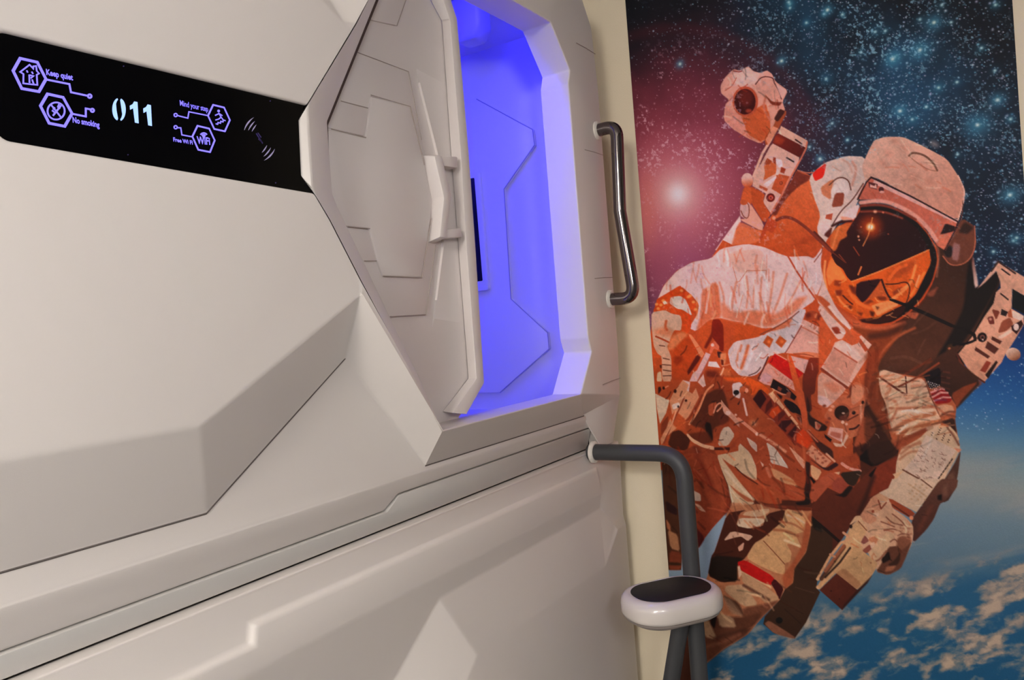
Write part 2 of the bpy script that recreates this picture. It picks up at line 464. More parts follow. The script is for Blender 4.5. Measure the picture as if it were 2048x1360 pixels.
# nested moulded panels
def DP(px, py, d): return W(px, py, DY - d)
outer = [DP(640, 80, .005), DP(721, 107, .005), DP(817, 143, .005), DP(846, 290, .005), DP(876, 400, .005), DP(871, 490, .005), DP(852, 629, .005), DP(781, 633, .005), DP(690, 636, .005)]
plate('outer_panel', outer, .006, M['door'], door_root, bevel=.0016)
inner = [DP(650, 262, .010), DP(664, 258, .010), DP(732, 275, .010), DP(744, 192, .010), DP(821, 213, .010), DP(850, 330, .010), DP(863, 435, .010),
         DP(844, 555, .010), DP(767, 552, .010), DP(756, 522, .010), DP(740, 457, .010), DP(698, 453, .010), DP(660, 452, .010)]
plate('inner_panel', inner, .0075, M['door'], door_root, bevel=.0036)
slot = [DP(686, 203, .0075), DP(735, 216, .0075), DP(722, 270, .0075), DP(655, 254, .0075), DP(640, 195, .0075)]
plate('side_tab', [DP(640, 192, .0068), DP(686, 203, .0068), DP(738, 217, .0068), DP(728, 272, .0068), DP(650, 254, .0068)], .003, M['door'], door_root, bevel=.001)
plate('side_tab', [DP(660, 455, .0068), DP(742, 461, .0068), DP(757, 521, .0068), DP(731, 522, .0068), DP(670, 523, .0068)], .003, M['door'], door_root, bevel=.001)
plate('top_tab', [DP(790, -30, .004), DP(812, 0, .004), DP(794, 51, .004), DP(700, 30, .004), DP(720, -40, .004)], .005, M['door'], door_root, bevel=.0015)
# wedge towards the rim: a ridge on its left side that dies out at both ends
wl = [DP(829, 123, -.002), DP(840, 165, .004), DP(876, 307, .006), DP(884, 400, .006), DP(888, 490, .006), DP(874, 600, .004), DP(867, 656, -.002)]
wb = [W(825, 123, DY), W(836, 166, DY), W(871.5, 308, DY), W(879.5, 400, DY), W(883.5, 489, DY), W(870, 600, DY), W(863.5, 656, DY)]
wr = [W(893, 123, DY + .001), W(895, 165, DY + .001), W(903, 307, DY + .001), W(910, 400, DY + .001), W(918, 490, DY + .001), W(926, 600, DY + .001), W(930, 656, DY + .001)]
wf = []
for A, B in ((wb, wl), (wl, wr)):
    for i in range(6): wf.append([A[i], A[i + 1], B[i + 1], B[i]])
poly_mesh('side_ridge', wf, M['door'], door_root, flip_to=(0, -1, 0))
# thin grey lines paint groove shade on the door skin
M['groove_shade'] = material('grey_groove_shade', (174, 160, 154), .7, bump=.05)
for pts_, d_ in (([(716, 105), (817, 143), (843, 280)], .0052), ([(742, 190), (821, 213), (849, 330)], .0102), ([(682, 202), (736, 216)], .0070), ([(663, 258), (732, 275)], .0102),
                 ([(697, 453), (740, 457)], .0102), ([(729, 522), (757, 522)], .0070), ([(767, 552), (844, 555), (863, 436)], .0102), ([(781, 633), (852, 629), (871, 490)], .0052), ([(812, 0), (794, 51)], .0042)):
    tube('groove_shade_line', [DP(x, y, d_) for x, y in pts_], .0008, M['groove_shade'], door_root, 6)
# pull handle: chevron ridge with an arm at top and bottom
HY = RY - .004
def HP(px, py, d=0): return W(px, py, HY + d)
ch = [HP(869, 312), HP(884, 311), HP(904, 392), HP(893, 476), HP(880, 474), HP(888, 395)]
hd = plate('door_handle', ch, .03, M['door'], door_root, bevel=.0028, taper=.10)
tag(hd, 'chevron shaped moulded pull handle')
plate('handle_arm', [HP(880, 311, .004), HP(915, 313, .004), HP(916, 336, .004), HP(889, 332, .004)], .026, M['door'], hd, bevel=.002)
plate('handle_arm', [HP(893, 458, .004), HP(922, 456, .004), HP(926, 474, .004), HP(886, 477, .004)], .026, M['door'], hd, bevel=.002)

# ---- display panel
PY = U + RD
pn = plate('display_panel', [dn(p, RD) for p in [PL1, PBL, sh(PBR, -.001), sh(TI1, -.001), sh(TI2, -.001), sh(PTR, -.001), PTL, PL2]], .003, M['glass'], pod, bevel=.0004, seg=1)
tag(pn, 'black glossy display with glowing blue signs and number 011')
EY = PY - .0007
def z1(x, y, Y=EY):                              # point of the close-up of the display
    return W(x / 3.2, 40 + y / 3.2, Y)
def ribbon(name, lines, w, mat, parent, depth=.0005):
    """lines: (points in display close-up, closed); w: stroke width in metres."""
    bm = bmesh.new()
    for pts, closed in lines:
        P = [Vector((z1(*p)[0], z1(*p)[2])) for p in pts]; n = len(P)
        if n < 2: continue
        Lp, Rp = [], []
        for i in range(n):
            a = P[(i - 1) % n] if closed or i else P[i]; c = P[(i + 1) % n] if closed or i < n - 1 else P[i]
            d1 = (P[i] - a); d2 = (c - P[i])
            d1 = d1.normalized() if d1.length > 1e-9 else d2.normalized(); d2 = d2.normalized() if d2.length > 1e-9 else d1
            t = (d1 + d2); t = t.normalized() if t.length > 1e-6 else d1
            nn = Vector((-t.y, t.x)); k = 1 / max(.45, nn.dot(Vector((-d1.y, d1.x))))
            Lp.append(bm.verts.new((P[i].x + nn.x * w / 2 * k, EY, P[i].y + nn.y * w / 2 * k)))
            Rp.append(bm.verts.new((P[i].x - nn.x * w / 2 * k, EY, P[i].y - nn.y * w / 2 * k)))
        for i in range(n if closed else n - 1):
            j = (i + 1) % n; bm.faces.new((Lp[i], Lp[j], Rp[j], Rp[i]))
    g = bmesh.ops.extrude_face_region(bm, geom=list(bm.faces))
    for v in g['geom']:
        if isinstance(v, bmesh.types.BMVert): v.co.y += depth
    bmesh.ops.recalc_face_normals(bm, faces=bm.faces)
    me = bpy.data.meshes.new(name); bm.to_mesh(me); bm.free(); finish(me, mat, 0)
    return link(bpy.data.objects.new(name, me), parent)
def circ(cx, cy, r, a0=0, a1=360, n=24, ry=None):
    ry = ry or r
    full = abs(a1 - a0) >= 360
    m = n if full else n + 1
    return ([(cx + r * math.cos(math.radians(a0 + (a1 - a0) * k / n)), cy + ry * math.sin(math.radians(a0 + (a1 - a0) * k / n))) for k in range(m)], full)
def flat_polys(name, polys, mat, parent, depth=.0005):
    bm = bmesh.new()
    for pts in polys:
        bm.faces.new([bm.verts.new(z1(*p)) for p in pts])
    bmesh.ops.triangulate(bm, faces=list(bm.faces))
    g = bmesh.ops.extrude_face_region(bm, geom=list(bm.faces))
    for v in g['geom']:
        if isinstance(v, bmesh.types.BMVert): v.co.y += depth
    bmesh.ops.recalc_face_normals(bm, faces=bm.faces)
    me = bpy.data.meshes.new(name); bm.to_mesh(me); bm.free(); finish(me, mat, 0)
    return link(bpy.data.objects.new(name, me), parent)
def text(name, body, p0, p1, height, mat, parent, bold=.012):
    """text from p0 to p1 (baseline ends in the display close-up), cap height in metres."""
    cu = bpy.data.curves.new(name, 'FONT'); cu.body = body; cu.offset = bold; cu.size = 1; cu.extrude = 0; cu.resolution_u = 3
    tmp = bpy.data.objects.new(name, cu); COL.objects.link(tmp)
    dg = bpy.context.evaluated_depsgraph_get(); dg.update()
    me = bpy.data.meshes.new_from_object(tmp.evaluated_get(dg))
    bpy.data.objects.remove(tmp); bpy.data.curves.remove(cu)
    me.name = name
    co = np.empty(len(me.vertices) * 3); me.vertices.foreach_get('co', co); co = co.reshape(-1, 3)
    x0, x1 = co[:, 0].min(), co[:, 0].max()
    A, B = Vector(z1(*p0)), Vector(z1(*p1)); d = B - A
    u = (co[:, 0] - x0) / (x1 - x0); v = co[:, 1] / .70 * height
    out = np.stack([A.x + d.x * u, np.full(len(u), EY), A.z + d.z * u + v], 1)
    me.vertices.foreach_set('co', out.ravel()); me.materials.clear(); finish(me, mat, 0)
    return link(bpy.data.objects.new(name, me), parent)
LW = .0018
ribbon('quiet_sign', [([(130, 245), (240, 270), (295, 378), (250, 458), (140, 438), (85, 325)], True)], .0026, M['led'], pn)
ribbon('quiet_symbol', [([(190, 286), (130, 332), (151, 345), (150, 405), (200, 411), (240, 415), (236, 350), (250, 342), (236, 325), (232, 294), (214, 296), (213, 310)], True),
                        ([(172, 322), (178, 336)], False), ([(204, 330), (212, 345)], False), ([(188, 350), (190, 402)], False), ([(190, 352), (214, 358), (198, 372)], False), ([(206, 380), (216, 408)], False)], .0013, M['led'], pn)
ribbon('quiet_trace', [([(295, 380), (445, 410), (455, 462), (564, 485)], False), circ(575, 487, 11, n=16)], LW, M['led'], pn)
ribbon('smoking_sign', [([(305, 473), (405, 495), (462, 598), (415, 680), (315, 660), (260, 550)], True)], .0026, M['led'], pn)
ribbon('smoking_symbol', [circ(360, 582, 55), ([(326, 540), (394, 626)], False), ([(392, 546), (340, 612)], False), ([(380, 538), (372, 556), (386, 566)], False), ([(334, 578), (352, 592)], False), ([(352, 560), (342, 572)], False)], .0015, M['led'], pn)
ribbon('smoking_trace', [([(462, 600), (550, 617), (550, 566), (582, 572)], False), circ(592, 578, 10, n=16)], LW, M['led'], pn)
ribbon('step_sign', [([(1365, 543), (1435, 560), (1472, 640), (1440, 712), (1372, 697), (1332, 612)], True)], .0019, M['led'], pn)
ribbon('step_symbol', [([(1400, 594), (1416, 622), (1400, 634)], False), ([(1400, 600), (1378, 610)], False), ([(1402, 598), (1424, 612)], False), ([(1416, 622), (1430, 640)], False), ([(1400, 634), (1380, 640)], False),
                       ([(1382, 664), (1394, 667), (1396, 656), (1412, 660), (1414, 648), (1428, 652), (1430, 640), (1444, 644)], False), circ(1400, 582, 5, n=10)], .0013, M['led'], pn)
ribbon('step_trace', [([(1334, 612), (1210, 587), (1203, 628), (1136, 611)], False), circ(1125, 608, 10, n=16)], .0013, M['led'], pn)
ribbon('network_sign', [([(1265, 677), (1340, 695), (1375, 770), (1345, 845), (1270, 830), (1232, 745)], True)], .0019, M['led'], pn)
ribbon('network_symbol', [circ(1305, 745, 5, n=10), circ(1305, 748, 14, 215, 325, 8), circ(1305, 748, 25, 215, 325, 10)], .0016, M['led'], pn)
ribbon('network_trace', [([(1234, 748), (1165, 735), (1158, 690), (1136, 689)], False), circ(1125, 686, 10, n=16)], .0013, M['led'], pn)
text('network_lettering', 'WiFi', (1262, 790), (1346, 798), .0085, M['led'], pn, .03)
text('quiet_lettering', 'Keep quiet', (297, 350), (468, 386), .0058, M['led'], pn, .03)
text('smoking_lettering', 'No smoking', (466, 655), (638, 688), .0058, M['led'], pn, .03)
text('step_lettering', 'Mind your step', (1153, 547), (1333, 587), .0064, M['led'], pn, .012)
text('wireless_lettering', 'Free Wi Fi', (1110, 776), (1234, 797), .0046, M['led'], pn, .03)
def zero(cx, cy, rx, ry, side):
    o = []; a = [(-78 + 156 * k / 14) for k in range(15)]
    for t in a: o.append((cx + side * rx * math.cos(math.radians(t)), cy + ry * math.sin(math.radians(t))))
    for t in a[::-1]: o.append((cx + side * (rx - 19) * math.cos(math.radians(t)), cy + (ry - 9) * math.sin(math.radians(t)) * .98))
    return o
flat_polys('room_number', [zero(760, 571, 40, 72, -1), zero(767, 574, 38, 72, 1),
                           [(832, 548), (850, 538), (860, 521), (880, 525), (888, 661), (865, 656), (858, 562), (834, 574)],
                           [(918, 566), (936, 556), (946, 540), (966, 545), (973, 678), (950, 673), (943, 582), (920, 594)]], M['num'], pn)
def arcpoly(cx, cy, r, a, b, t):
    A = [a + (b - a) * k / 12 for k in range(13)]
    return [(cx + r * math.cos(math.radians(x)), cy + r * math.sin(math.radians(x))) for x in A] + \
           [(cx + (r - t * math.sin(math.pi * k / 12)) * math.cos(math.radians(x)), cy + (r - t * math.sin(math.pi * k / 12)) * math.sin(math.radians(x))) for k, x in list(enumerate(A))[::-1][1:-1]]
flat_polys('card_reader_mark', [arcpoly(1668, 718, 104, 187, 246, 9), arcpoly(1675, 722, 86, 190, 240, 8), arcpoly(1680, 726, 68, 190, 236, 7),
                                arcpoly(1658, 800, 104, 14, 72, 9), arcpoly(1650, 796, 86, 14, 64, 8), arcpoly(1642, 790, 68, 10, 60, 7)], M['print'], pn)
ribbon('card_symbol', [([(1640, 725), (1682, 790)], False), ([(1650, 722), (1672, 752)], False), ([(1655, 760), (1675, 778)], False)], .0016, M['faint'], pn)
for x, y in ((792, 295), (1730, 518), (820, 862), (1765, 1042)):
    flat_polys('screw_dot', [circ(x, y, 4, n=8)[0]], M['faint'], pn)

# ---- chrome grab handle on the right column
gx = 1.682
pts = [(gx, -.044, 1.944), (gx, -.107, 1.944), (gx, -.106, 1.88), (gx, -.096, 1.78), (gx, -.0965, 1.70), (gx, -.112, 1.575), (gx, -.108, 1.539), (gx, -.044, 1.539)]
pts = fillet([(gx, -.044, 1.944), (gx, -.104, 1.946), (gx, -.096, 1.745), (gx + .004, -.115, 1.536), (gx, -.044, 1.539)], .040, 10)
gh = tube('grab_handle', pts, .0152, M['chrome'], pod, 28)
tag(gh, 'polished chrome grab handle')
for z in (1.944, 1.539):
    lathe('mounting_collar', [(.022, 0), (.022, -.004), (.018, -.007)], (gx, -.052, z), (0, 1, 0), M['collar'], gh, 28)

# ------------------------------------------------------------------ lower pod
pod2 = empty('sleeping_pod', (.675, .55, 0))
tag(pod2, 'lower white capsule pod beneath the seam, behind the step ladder', 'sleeping pod', 'stacked capsule pods')
QY, CY = -.0065, .005
T = 1.1765
dl = (1.025, CY, 1.033); dr = (1.656, CY, 1.033)
V = -.020                                        # front of the lower door frame
el, er = (1.087, V, .910), (1.615, V, .910)
fl, fe = (.80, .064, .80), (.88, V, .730)
bb = .006                                        # height of the little lip
lf = [
    [(XL, .03, T), (1.79, .03, T), (1.788, .004, T), (XL, .004, T)],
    [(XL, .004, T), (1.788, .004, T), (1.788, .002, 1.137), (1.640, .002, 1.137), (.631, .002, 1.137), (.627, .002, 1.1115), (XL, .002, 1.1115)],
    [(.631, .002, 1.137), (1.640, .002, 1.137), (1.634, QY, 1.1325), (.637, QY, 1.1325)],
    [(.627, .002, 1.1115), (.631, .002, 1.137), (.637, QY, 1.1325), (.633, QY, 1.107)],
    [(XL, .002, 1.1115), (.627, .002, 1.1115), (.633, QY, 1.107), (XL, QY, 1.107)],
    [(XL, QY, 1.107), (.633, QY, 1.107), (.637, QY, 1.1325), (1.634, QY, 1.1325), (1.648, QY, 1.073), (.85, QY, 1.075), (XL, QY, 1.080)],
    [(XL, QY, 1.080), (.85, QY, 1.075), (1.648, QY, 1.073), dr, dl, fl, (XL, .064, .80)],
    [(XL, .064, .80), fl, (.80, .064, .30), (XL, .064, .30)],
    [dl, dr, er, el], [dl, el, fe, fl], [fl, fe, (.88, V, .30), (.80, .064, .30)],
    [el, er, (1.615, V, .02), (.88, V, .02), (.88, V, .30), fe],
    [er, (1.700, -.018, .972), (1.790, .002, .960), (1.795, .002, .02), (1.615, V, .02)],
    [er, dr, (1.700, -.006, .984), (1.700, -.018, .972)],
    [dr, (1.648, QY, 1.073), (1.634, QY, 1.1325), (1.640, .002, 1.137), (1.788, .002, 1.137), (1.788, .006, .984), (1.700, -.006, .984)],
    [(1.700, -.006, .984), (1.788, .006, .984), (1.790, .002, .960), (1.700, -.018, .972)],
    [(XL, .064, .30), (.80, .064, .30), (.88, V, .30), (.88, V, .02), (XL, V, .02)],
    [(1.788, .004, T), (1.788, .002, 1.137), (1.788, .006, .984), (1.790, .002, .960), (1.795, .002, .02), (1.795, 1.12, .02), (1.795, 1.12, T)],
]
poly_mesh('front_shell', lf, M['shell'], pod2, bevel=.0045, seg=3, flip_to=(0, -1, 0))
poly_mesh('body', [
    [(XL, .09, 0), (XL, 1.12, 0), (XL, 1.12, 1.172), (XL, .09, 1.172)],
    [(XL, .09, 0), (1.78, .09, 0), (1.78, 1.12, 0), (XL, 1.12, 0)],
    [(XL, .09, 1.172), (1.78, .09, 1.172), (1.78, 1.12, 1.172), (XL, 1.12, 1.172)],
    [(XL, 1.12, 0), (1.78, 1.12, 0), (1.78, 1.12, 1.172), (XL, 1.12, 1.172)],
    [(XL, .09, 0), (1.78, .09, 0), (1.78, .09, 1.172), (XL, .09, 1.172)],
], M['shell'], pod2)

# ------------------------------------------------------------------ ladder
rx, ry = 1.622, -.229
lad = empty('step_ladder', (rx, ry, 0))
tag(lad, 'charcoal tube ladder rail with a white oval step beside the astronaut mural', 'ladder')
tube('rail', fillet([(rx, .004, 1.178), (rx, ry, 1.180), (rx, ry, .0)], .062, 12), .0190, M['tube'], lad, 28)
tube('brace', fillet([(1.590, -.222, .868), (1.590, -.172, .66), (1.592, -.035, .10), (1.592, -.030, .0)], .05, 6), .0185, M['tube'], lad, 28)
fl_ = lathe('mounting_flange', [(.026, 0), (.026, -.006), (.022, -.009)], (rx, -.005, 1.178), (0, 1, 0), M['collar'], lad, 32)
sc = Vector((1.503, -.226, .915)); la = Vector((.79, -.613, 0)).normalized(); lb = Vector((.613, .79, 0))
def stadium(hl, hw, r, z, n=10):
    out = []
    for sx, sy, s in ((1, 1, 0), (-1, 1, 1), (-1, -1, 2), (1, -1, 3)):
        for k in range(n + 1):
            t = math.pi / 2 * (s + k / n)
            out.append(sc + la * (sx * (hl - r) + r * math.cos(t)) + lb * (sy * (hw - r) + r * math.sin(t)) + Vector((0, 0, z)))
    return out
def loft(name, rings, mat, parent):
    bm = bmesh.new(); R = [[bm.verts.new(p) for p in r] for r in rings]; n = len(R[0])
    for a, b in zip(R, R[1:]):
        for k in range(n): bm.faces.new((a[k], a[(k + 1) % n], b[(k + 1) % n], b[k]))
    bm.faces.new(R[0][::-1]); bm.faces.new(R[-1])
    bmesh.ops.recalc_face_normals(bm, faces=bm.faces)
    me = bpy.data.meshes.new(name); bm.to_mesh(me); bm.free(); finish(me, mat, 50)
    return link(bpy.data.objects.new(name, me), parent)
HL, HW = .108, .079
def off(d, z): return stadium(HL - d, HW - d, HW * .93 - d, z)
st = loft('step', [off(.008, -.046), off(.002, -.042), off(0, -.036), off(0, -.018), off(.0025, -.009), off(.008, -.003), off(.014, 0), off(.020, .0005), off(.023, -.001)], M['step'], lad)
tag(st, 'white glossy oval step')
loft('tread_pad', [off(.0225, -.003), off(.0225, .0008), off(.0235, .0016)], M['pad'], st)
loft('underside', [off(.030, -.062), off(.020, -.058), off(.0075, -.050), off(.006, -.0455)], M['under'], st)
tube('step_bracket', [sc + la * .02 + lb * .01 + Vector((0, 0, -.055)), Vector((1.606, -.229, .86))], .016, M['tube'], st, 20)

# ------------------------------------------------------------------ ceiling lamps
for (lx, ly), lab in zip(LAMP_SPOTS, ('round ceiling lamp nearest the pods', 'round ceiling lamp midway down the corridor', 'round ceiling lamp farthest down the corridor')):
    cl = empty('ceiling_light', (lx, ly, ZC)); tag(cl, lab, 'ceiling light', 'corridor ceiling lamps')
    lathe('housing', [(.235, 0), (.235, -.028), (.222, -.034)], (lx, ly, ZC), (0, 0, 1), M['lamprim'], cl, 40)
    lathe('diffuser', [(.22, -.034), (.22, -.09), (.20, -.13), (.14, -.16), (.05, -.17)], (lx, ly, ZC), (0, 0, 1), M['lamp'], cl, 40)
wl_ = empty('wall_fill_lamp', FILL_LAMP); tag(wl_, 'oblong lamp added unseen on the facing wall to light the pods', 'added fill lamp')
sx_, sy_, sz_ = FILL_LAMP
box('fill_lamp_back_plate', (sx_ - .21, sy_ + .001, sz_ - .10), (sx_ + .21, sy_ + .02, sz_ + .10), M['lamprim'], wl_, .004)
box('diffuser', (sx_ - .20, sy_ + .02, sz_ - .09), (sx_ + .20, sy_ + .06, sz_ + .09), M['fill_glow'], wl_, .012)

# ------------------------------------------------------------------ mural: a flat print, coloured point by point
MP = .0015                                       # print resolution in metres
MX = XE - .0025
my0, my1, mz0, mz1 = -.895, -.085, .42, 2.46     # edges of the print on the end wall
ny, nz = int((my1 - my0) / MP) + 1, int((mz1 - mz0) / MP) + 1
gy = np.linspace(my1, my0, ny); gz = np.linspace(mz1, mz0, nz)
GY, GZ = np.meshgrid(gy, gz)                     # rows run down the print
q = np.stack([np.full_like(GY, MX) - CAM[0], GY - CAM[1], GZ - CAM[2]], -1)
dq = q @ FW
PX = 1024 + FPX * (q @ RT) / dq                  # where the photograph shows each point of the print
PYY = 680 - FPX * (q @ UP) / dq
IMG = np.zeros((nz, ny, 3), np.float32)
rng = np.random.default_rng(7)


def to_grid(p):
    _, y, z = EX(p[0], p[1], MX)
    return (my1 - y) / (my1 - my0) * (ny - 1), (mz1 - z) / (mz1 - mz0) * (nz - 1)


def vnoise(x, y, seed):
    r = np.random.default_rng(seed).random((256, 256)).astype(np.float32)
    xi = np.floor(x).astype(int); yi = np.floor(y).astype(int); fx = x - xi; fy = y - yi
    fx = fx * fx * (3 - 2 * fx); fy = fy * fy * (3 - 2 * fy)
    g = lambda a, b: r[b & 255, a & 255]
    return (g(xi, yi) * (1 - fx) + g(xi + 1, yi) * fx) * (1 - fy) + (g(xi, yi + 1) * (1 - fx) + g(xi + 1, yi + 1) * fx) * fy


def fbm(x, y, seed, octv=5):
    s = 0; a = .5; t = 0
    for k in range(octv):
        s = s + a * vnoise(x * 2 ** k, y * 2 ** k, seed + k); t += a; a *= .55
    return s / t


def mixc(base, col, m):
    return base * (1 - m[..., None]) + np.asarray(col, np.float32) * m[..., None]


def sstep(a, b, v):
    t = np.clip((v - a) / (b - a), 0, 1); return t * t * (3 - 2 * t)


# ---- sky: stars above, blue haze, clouds below
X, Y = PX.astype(np.float32), PYY.astype(np.float32)
ys = [-300, 0, 200, 420, 560, 640, 720, 800, 870, 930, 975, 1040, 1130, 1200, 1280, 1360, 1500, 1800]
cs = [(12, 12, 17), (15, 15, 21), (18, 20, 29), (18, 24, 38), (17, 30, 54), (18, 44, 86), (24, 68, 124), (42, 92, 142), (84, 122, 148), (120, 138, 142), (134, 140, 138), (104, 124, 136), (84, 108, 124), (66, 98, 120), (42, 84, 110), (30, 74, 104), (26, 66, 96), (22, 58, 88)]
for k in range(3):
    IMG[..., k] = np.interp(Y - (X - 1950) * .12, ys, [c[k] for c in cs])
n1 = fbm(X / 190, Y / 190, 11, 5); n2 = fbm(X / 60 + 9, Y / 60, 31, 4)
milky = np.exp(-(((X - 1790) * .75 - (Y - 160) * .35) / 190) ** 2) * sstep(620, 250, Y)
IMG = mixc(IMG, (36, 76, 104), np.clip(milky * (n1 * 2.0 - .62) + .25 * milky * (n2 - .5), 0, 1) * .85)
r = np.hypot(X - 1356, (Y - 388) * .92)
ang = fbm(X / 120, Y / 120, 51, 4)
IMG = mixc(IMG, (92, 34, 46), np.clip(sstep(395, 150, r + (ang - .5) * 150) * .95, 0, 1) * sstep(760, 620, Y))
IMG = mixc(IMG, (168, 76, 94), sstep(285, 70, r + (ang - .5) * 110) * .85)
low = sstep(130, 20, np.hypot((X - 1335) * .8, (Y - 560) * .55) + (ang - .5) * 60)
IMG = mixc(IMG, (158, 82, 108), low * .8)
IMG = mixc(IMG, (205, 120, 132), sstep(150, 20, r))
IMG = mixc(IMG, (224, 176, 176), sstep(72, 6, r) * .9)
IMG = mixc(IMG, (244, 224, 230), sstep(34, 0, r))
IMG = mixc(IMG, (96, 30, 40), np.exp(-((r - 305) / 12) ** 2) * .28 * sstep(330, 180, Y))
IMG = mixc(IMG, (214, 122, 110), sstep(60, 0, np.hypot((X - 1292) * 1.5, (Y - 420) * .45)) * .55)
# cloud deck
wx = fbm(X / 40, Y / 30, 401, 4) - .5; wy = fbm(X / 40 + 50, Y / 30, 411, 4) - .5
yy = Y + (X - 1650) * .20
cl = fbm((X + 26 * wx) / 62, (yy + 18 * wy) / 27, 71, 6)
puff = fbm((X + 14 * wx) / 24, (yy + 12 * wy) / 15, 121, 5)
dens = sstep(1175, 1255, Y + (X - 1650) * .30) * sstep(1330, 1640, X + (Y - 1200) * 1.0).clip(.05)
band = np.exp(-((Y - (1250 - (X - 1620) * .34)) / 16) ** 2) * sstep(1590, 1660, X) * sstep(1930, 1850, X)
IMG = mixc(IMG, (24, 76, 110), sstep(1195, 1262, Y + (X - 1650) * .30) * .72)
c_ = cl + .42 * (puff - .5)
IMG = mixc(IMG, (108, 112, 116), np.clip(sstep(.42, .58, c_) * dens + band * sstep(.30, .5, puff), 0, 1) * .8)
IMG = mixc(IMG, (148, 132, 120), np.clip(sstep(.52, .66, c_) * dens + band * sstep(.46, .62, puff), 0, 1) * .82)
IMG = mixc(IMG, (178, 156, 136), sstep(.62, .76, c_) * dens * .8)
IMG = mixc(IMG, (60, 88, 106), sstep(.50, .36, puff) * sstep(.50, .60, c_) * dens * .45)
IMG = mixc(IMG, (150, 144, 138), sstep(.45, .75, fbm(X / 160, (Y + X * .2) / 26, 91, 4)) * sstep(870, 950, Y) * sstep(1190, 1080, Y) * .40)

IMG = mixc(IMG, (142, 158, 174), sstep(1540, 1440, X) * sstep(960, 1040, Y) * sstep(1290, 1140, Y) * .85)
# stars
def splat(px, py, rad, col, amt):
    cxg, cyg = to_grid((px, py)); k = int(math.ceil(rad * 2.2)) + 1
    x0, y0_ = int(cxg) - k, int(cyg) - k
    xs, ys_ = np.arange(max(0, x0), min(ny, x0 + 2 * k + 2)), np.arange(max(0, y0_), min(nz, y0_ + 2 * k + 2))
    if len(xs) == 0 or len(ys_) == 0: return
    g = np.exp(-((xs[None] - cxg) ** 2 + (ys_[:, None] - cyg) ** 2) / (rad * rad)) * amt
    sl = IMG[ys_[0]:ys_[-1] + 1, xs[0]:xs[-1] + 1]
    sl[:] = mixc(sl, col, np.clip(g, 0, 1).astype(np.float32))
tint = [(176, 206, 224), (150, 196, 214), (206, 214, 226), (110, 170, 196), (190, 188, 214)]
count = 0
while count < 17000:
    px_, py_ = rng.uniform(1240, 2060), rng.uniform(-80, 860)
    mk = math.exp(-(((px_ - 1790) * .75 - (py_ - 160) * .35) / 230) ** 2) * (1 if py_ < 560 else .35)
    nn = float(vnoise(np.array([px_ / 55.]), np.array([py_ / 55.]), 202)[0])
    pr = (.24 + .9 * mk) * (.35 + 1.1 * nn) * (1 if py_ < 600 else .5)
    count += 1
    if rng.random() > pr: continue
    near = math.hypot(px_ - 1356, py_ - 388)
    if near < 60: continue
    t = tint[rng.integers(5)] if near > 250 else (222, 170, 182)
    big = rng.random()
    splat(px_, py_, .62 if big < .74 else (.95 if big < .96 else 1.5), t, rng.uniform(.25, 1.0))
spk = sstep(.60, .72, fbm(X / 5, Y / 5, 501, 3)) * sstep(.48, .66, fbm(X / 46, Y / 46, 511, 4))
IMG = mixc(IMG, (214, 160, 174), spk * sstep(330, 120, r) * sstep(40, 70, r) * .55)
IMG = mixc(IMG, (150, 196, 214), spk * milky * .5)
for _ in range(46):
    px_, py_ = rng.uniform(1500, 2040), rng.uniform(-60, 560)
    c = (60, 140, 165)
    splat(px_, py_, rng.uniform(5, 10), c, rng.uniform(.2, .5)); splat(px_, py_, 2.0, (190, 224, 226), .9)
for px_, py_, s in ((1955, 250, 16), (1868, 45, 12), (1840, 100, 14), (1785, 118, 12), (1890, 345, 9), (1655, 20, 9), (1800, 222, 9), (1563, 122, 8), (1360, 128, 8), (2020, 390, 12), (1640, 318, 8), (1995, 200, 10)):
    splat(px_, py_, s, (74, 150, 178), .6); splat(px_, py_, 2.4, (214, 230, 220), .95)

# ---- painting tools in the coordinates of close-ups of the photograph
TILE = dict(A=(1400, 100, 3.578), B=(1600, 250, 3.163), C=(1290, 480, 2.956), D=(1640, 480, 2.956), E=(1300, 900, 2.738),
            G=(1480, 240, 5.23), H=(1300, 560, 6.8), I=(1300, 720, 5.665), J=(1480, 620, 6.8), K=(1480, 780, 6.183),
            L=(1640, 600, 4.533), M=(1740, 700, 4.533), N=(1880, 500, 4.857), O=(1320, 900, 5.667), Q=(1400, 980, 3.777),
            R=(1560, 880, 5.667), S=(1620, 960, 4.857), T=(1640, 400, 5.23))
TILE['P'] = (0, 0, 1)
AM = np.zeros((nz, ny), np.float32)
SOFT = 1.5
GRAIN = (fbm(X / 7, Y / 7, 301, 3) - .5) * .09 + (fbm(X / 90, Y / 60, 311, 3) - .5) * .30


def pts_of(tile, s):
    ox, oy, k = TILE[tile]
    return [(ox + float(a.split(',')[0]) / k, oy + float(a.split(',')[1]) / k) for a in s.split()]


CUT = .85                                        # how much of each side survives when corners are cut


def chaikin(P, n=2):
    for _ in range(n):
        o = []
        for i in range(len(P)):
            a, b = P[i], P[(i + 1) % len(P)]
            o.append((a[0] * CUT + b[0] * (1 - CUT), a[1] * CUT + b[1] * (1 - CUT))); o.append((a[0] * (1 - CUT) + b[0] * CUT, a[1] * (1 - CUT) + b[1] * CUT))
        P = o
    return P


def window(P, pad):
    g = [to_grid(p) for p in P]
    i0 = max(0, int(min(a[1] for a in g)) - pad); i1 = min(nz, int(max(a[1] for a in g)) + pad + 2)
    j0 = max(0, int(min(a[0] for a in g)) - pad); j1 = min(ny, int(max(a[0] for a in g)) + pad + 2)
    return (slice(i0, i1), slice(j0, j1)) if i1 > i0 and j1 > j0 else None


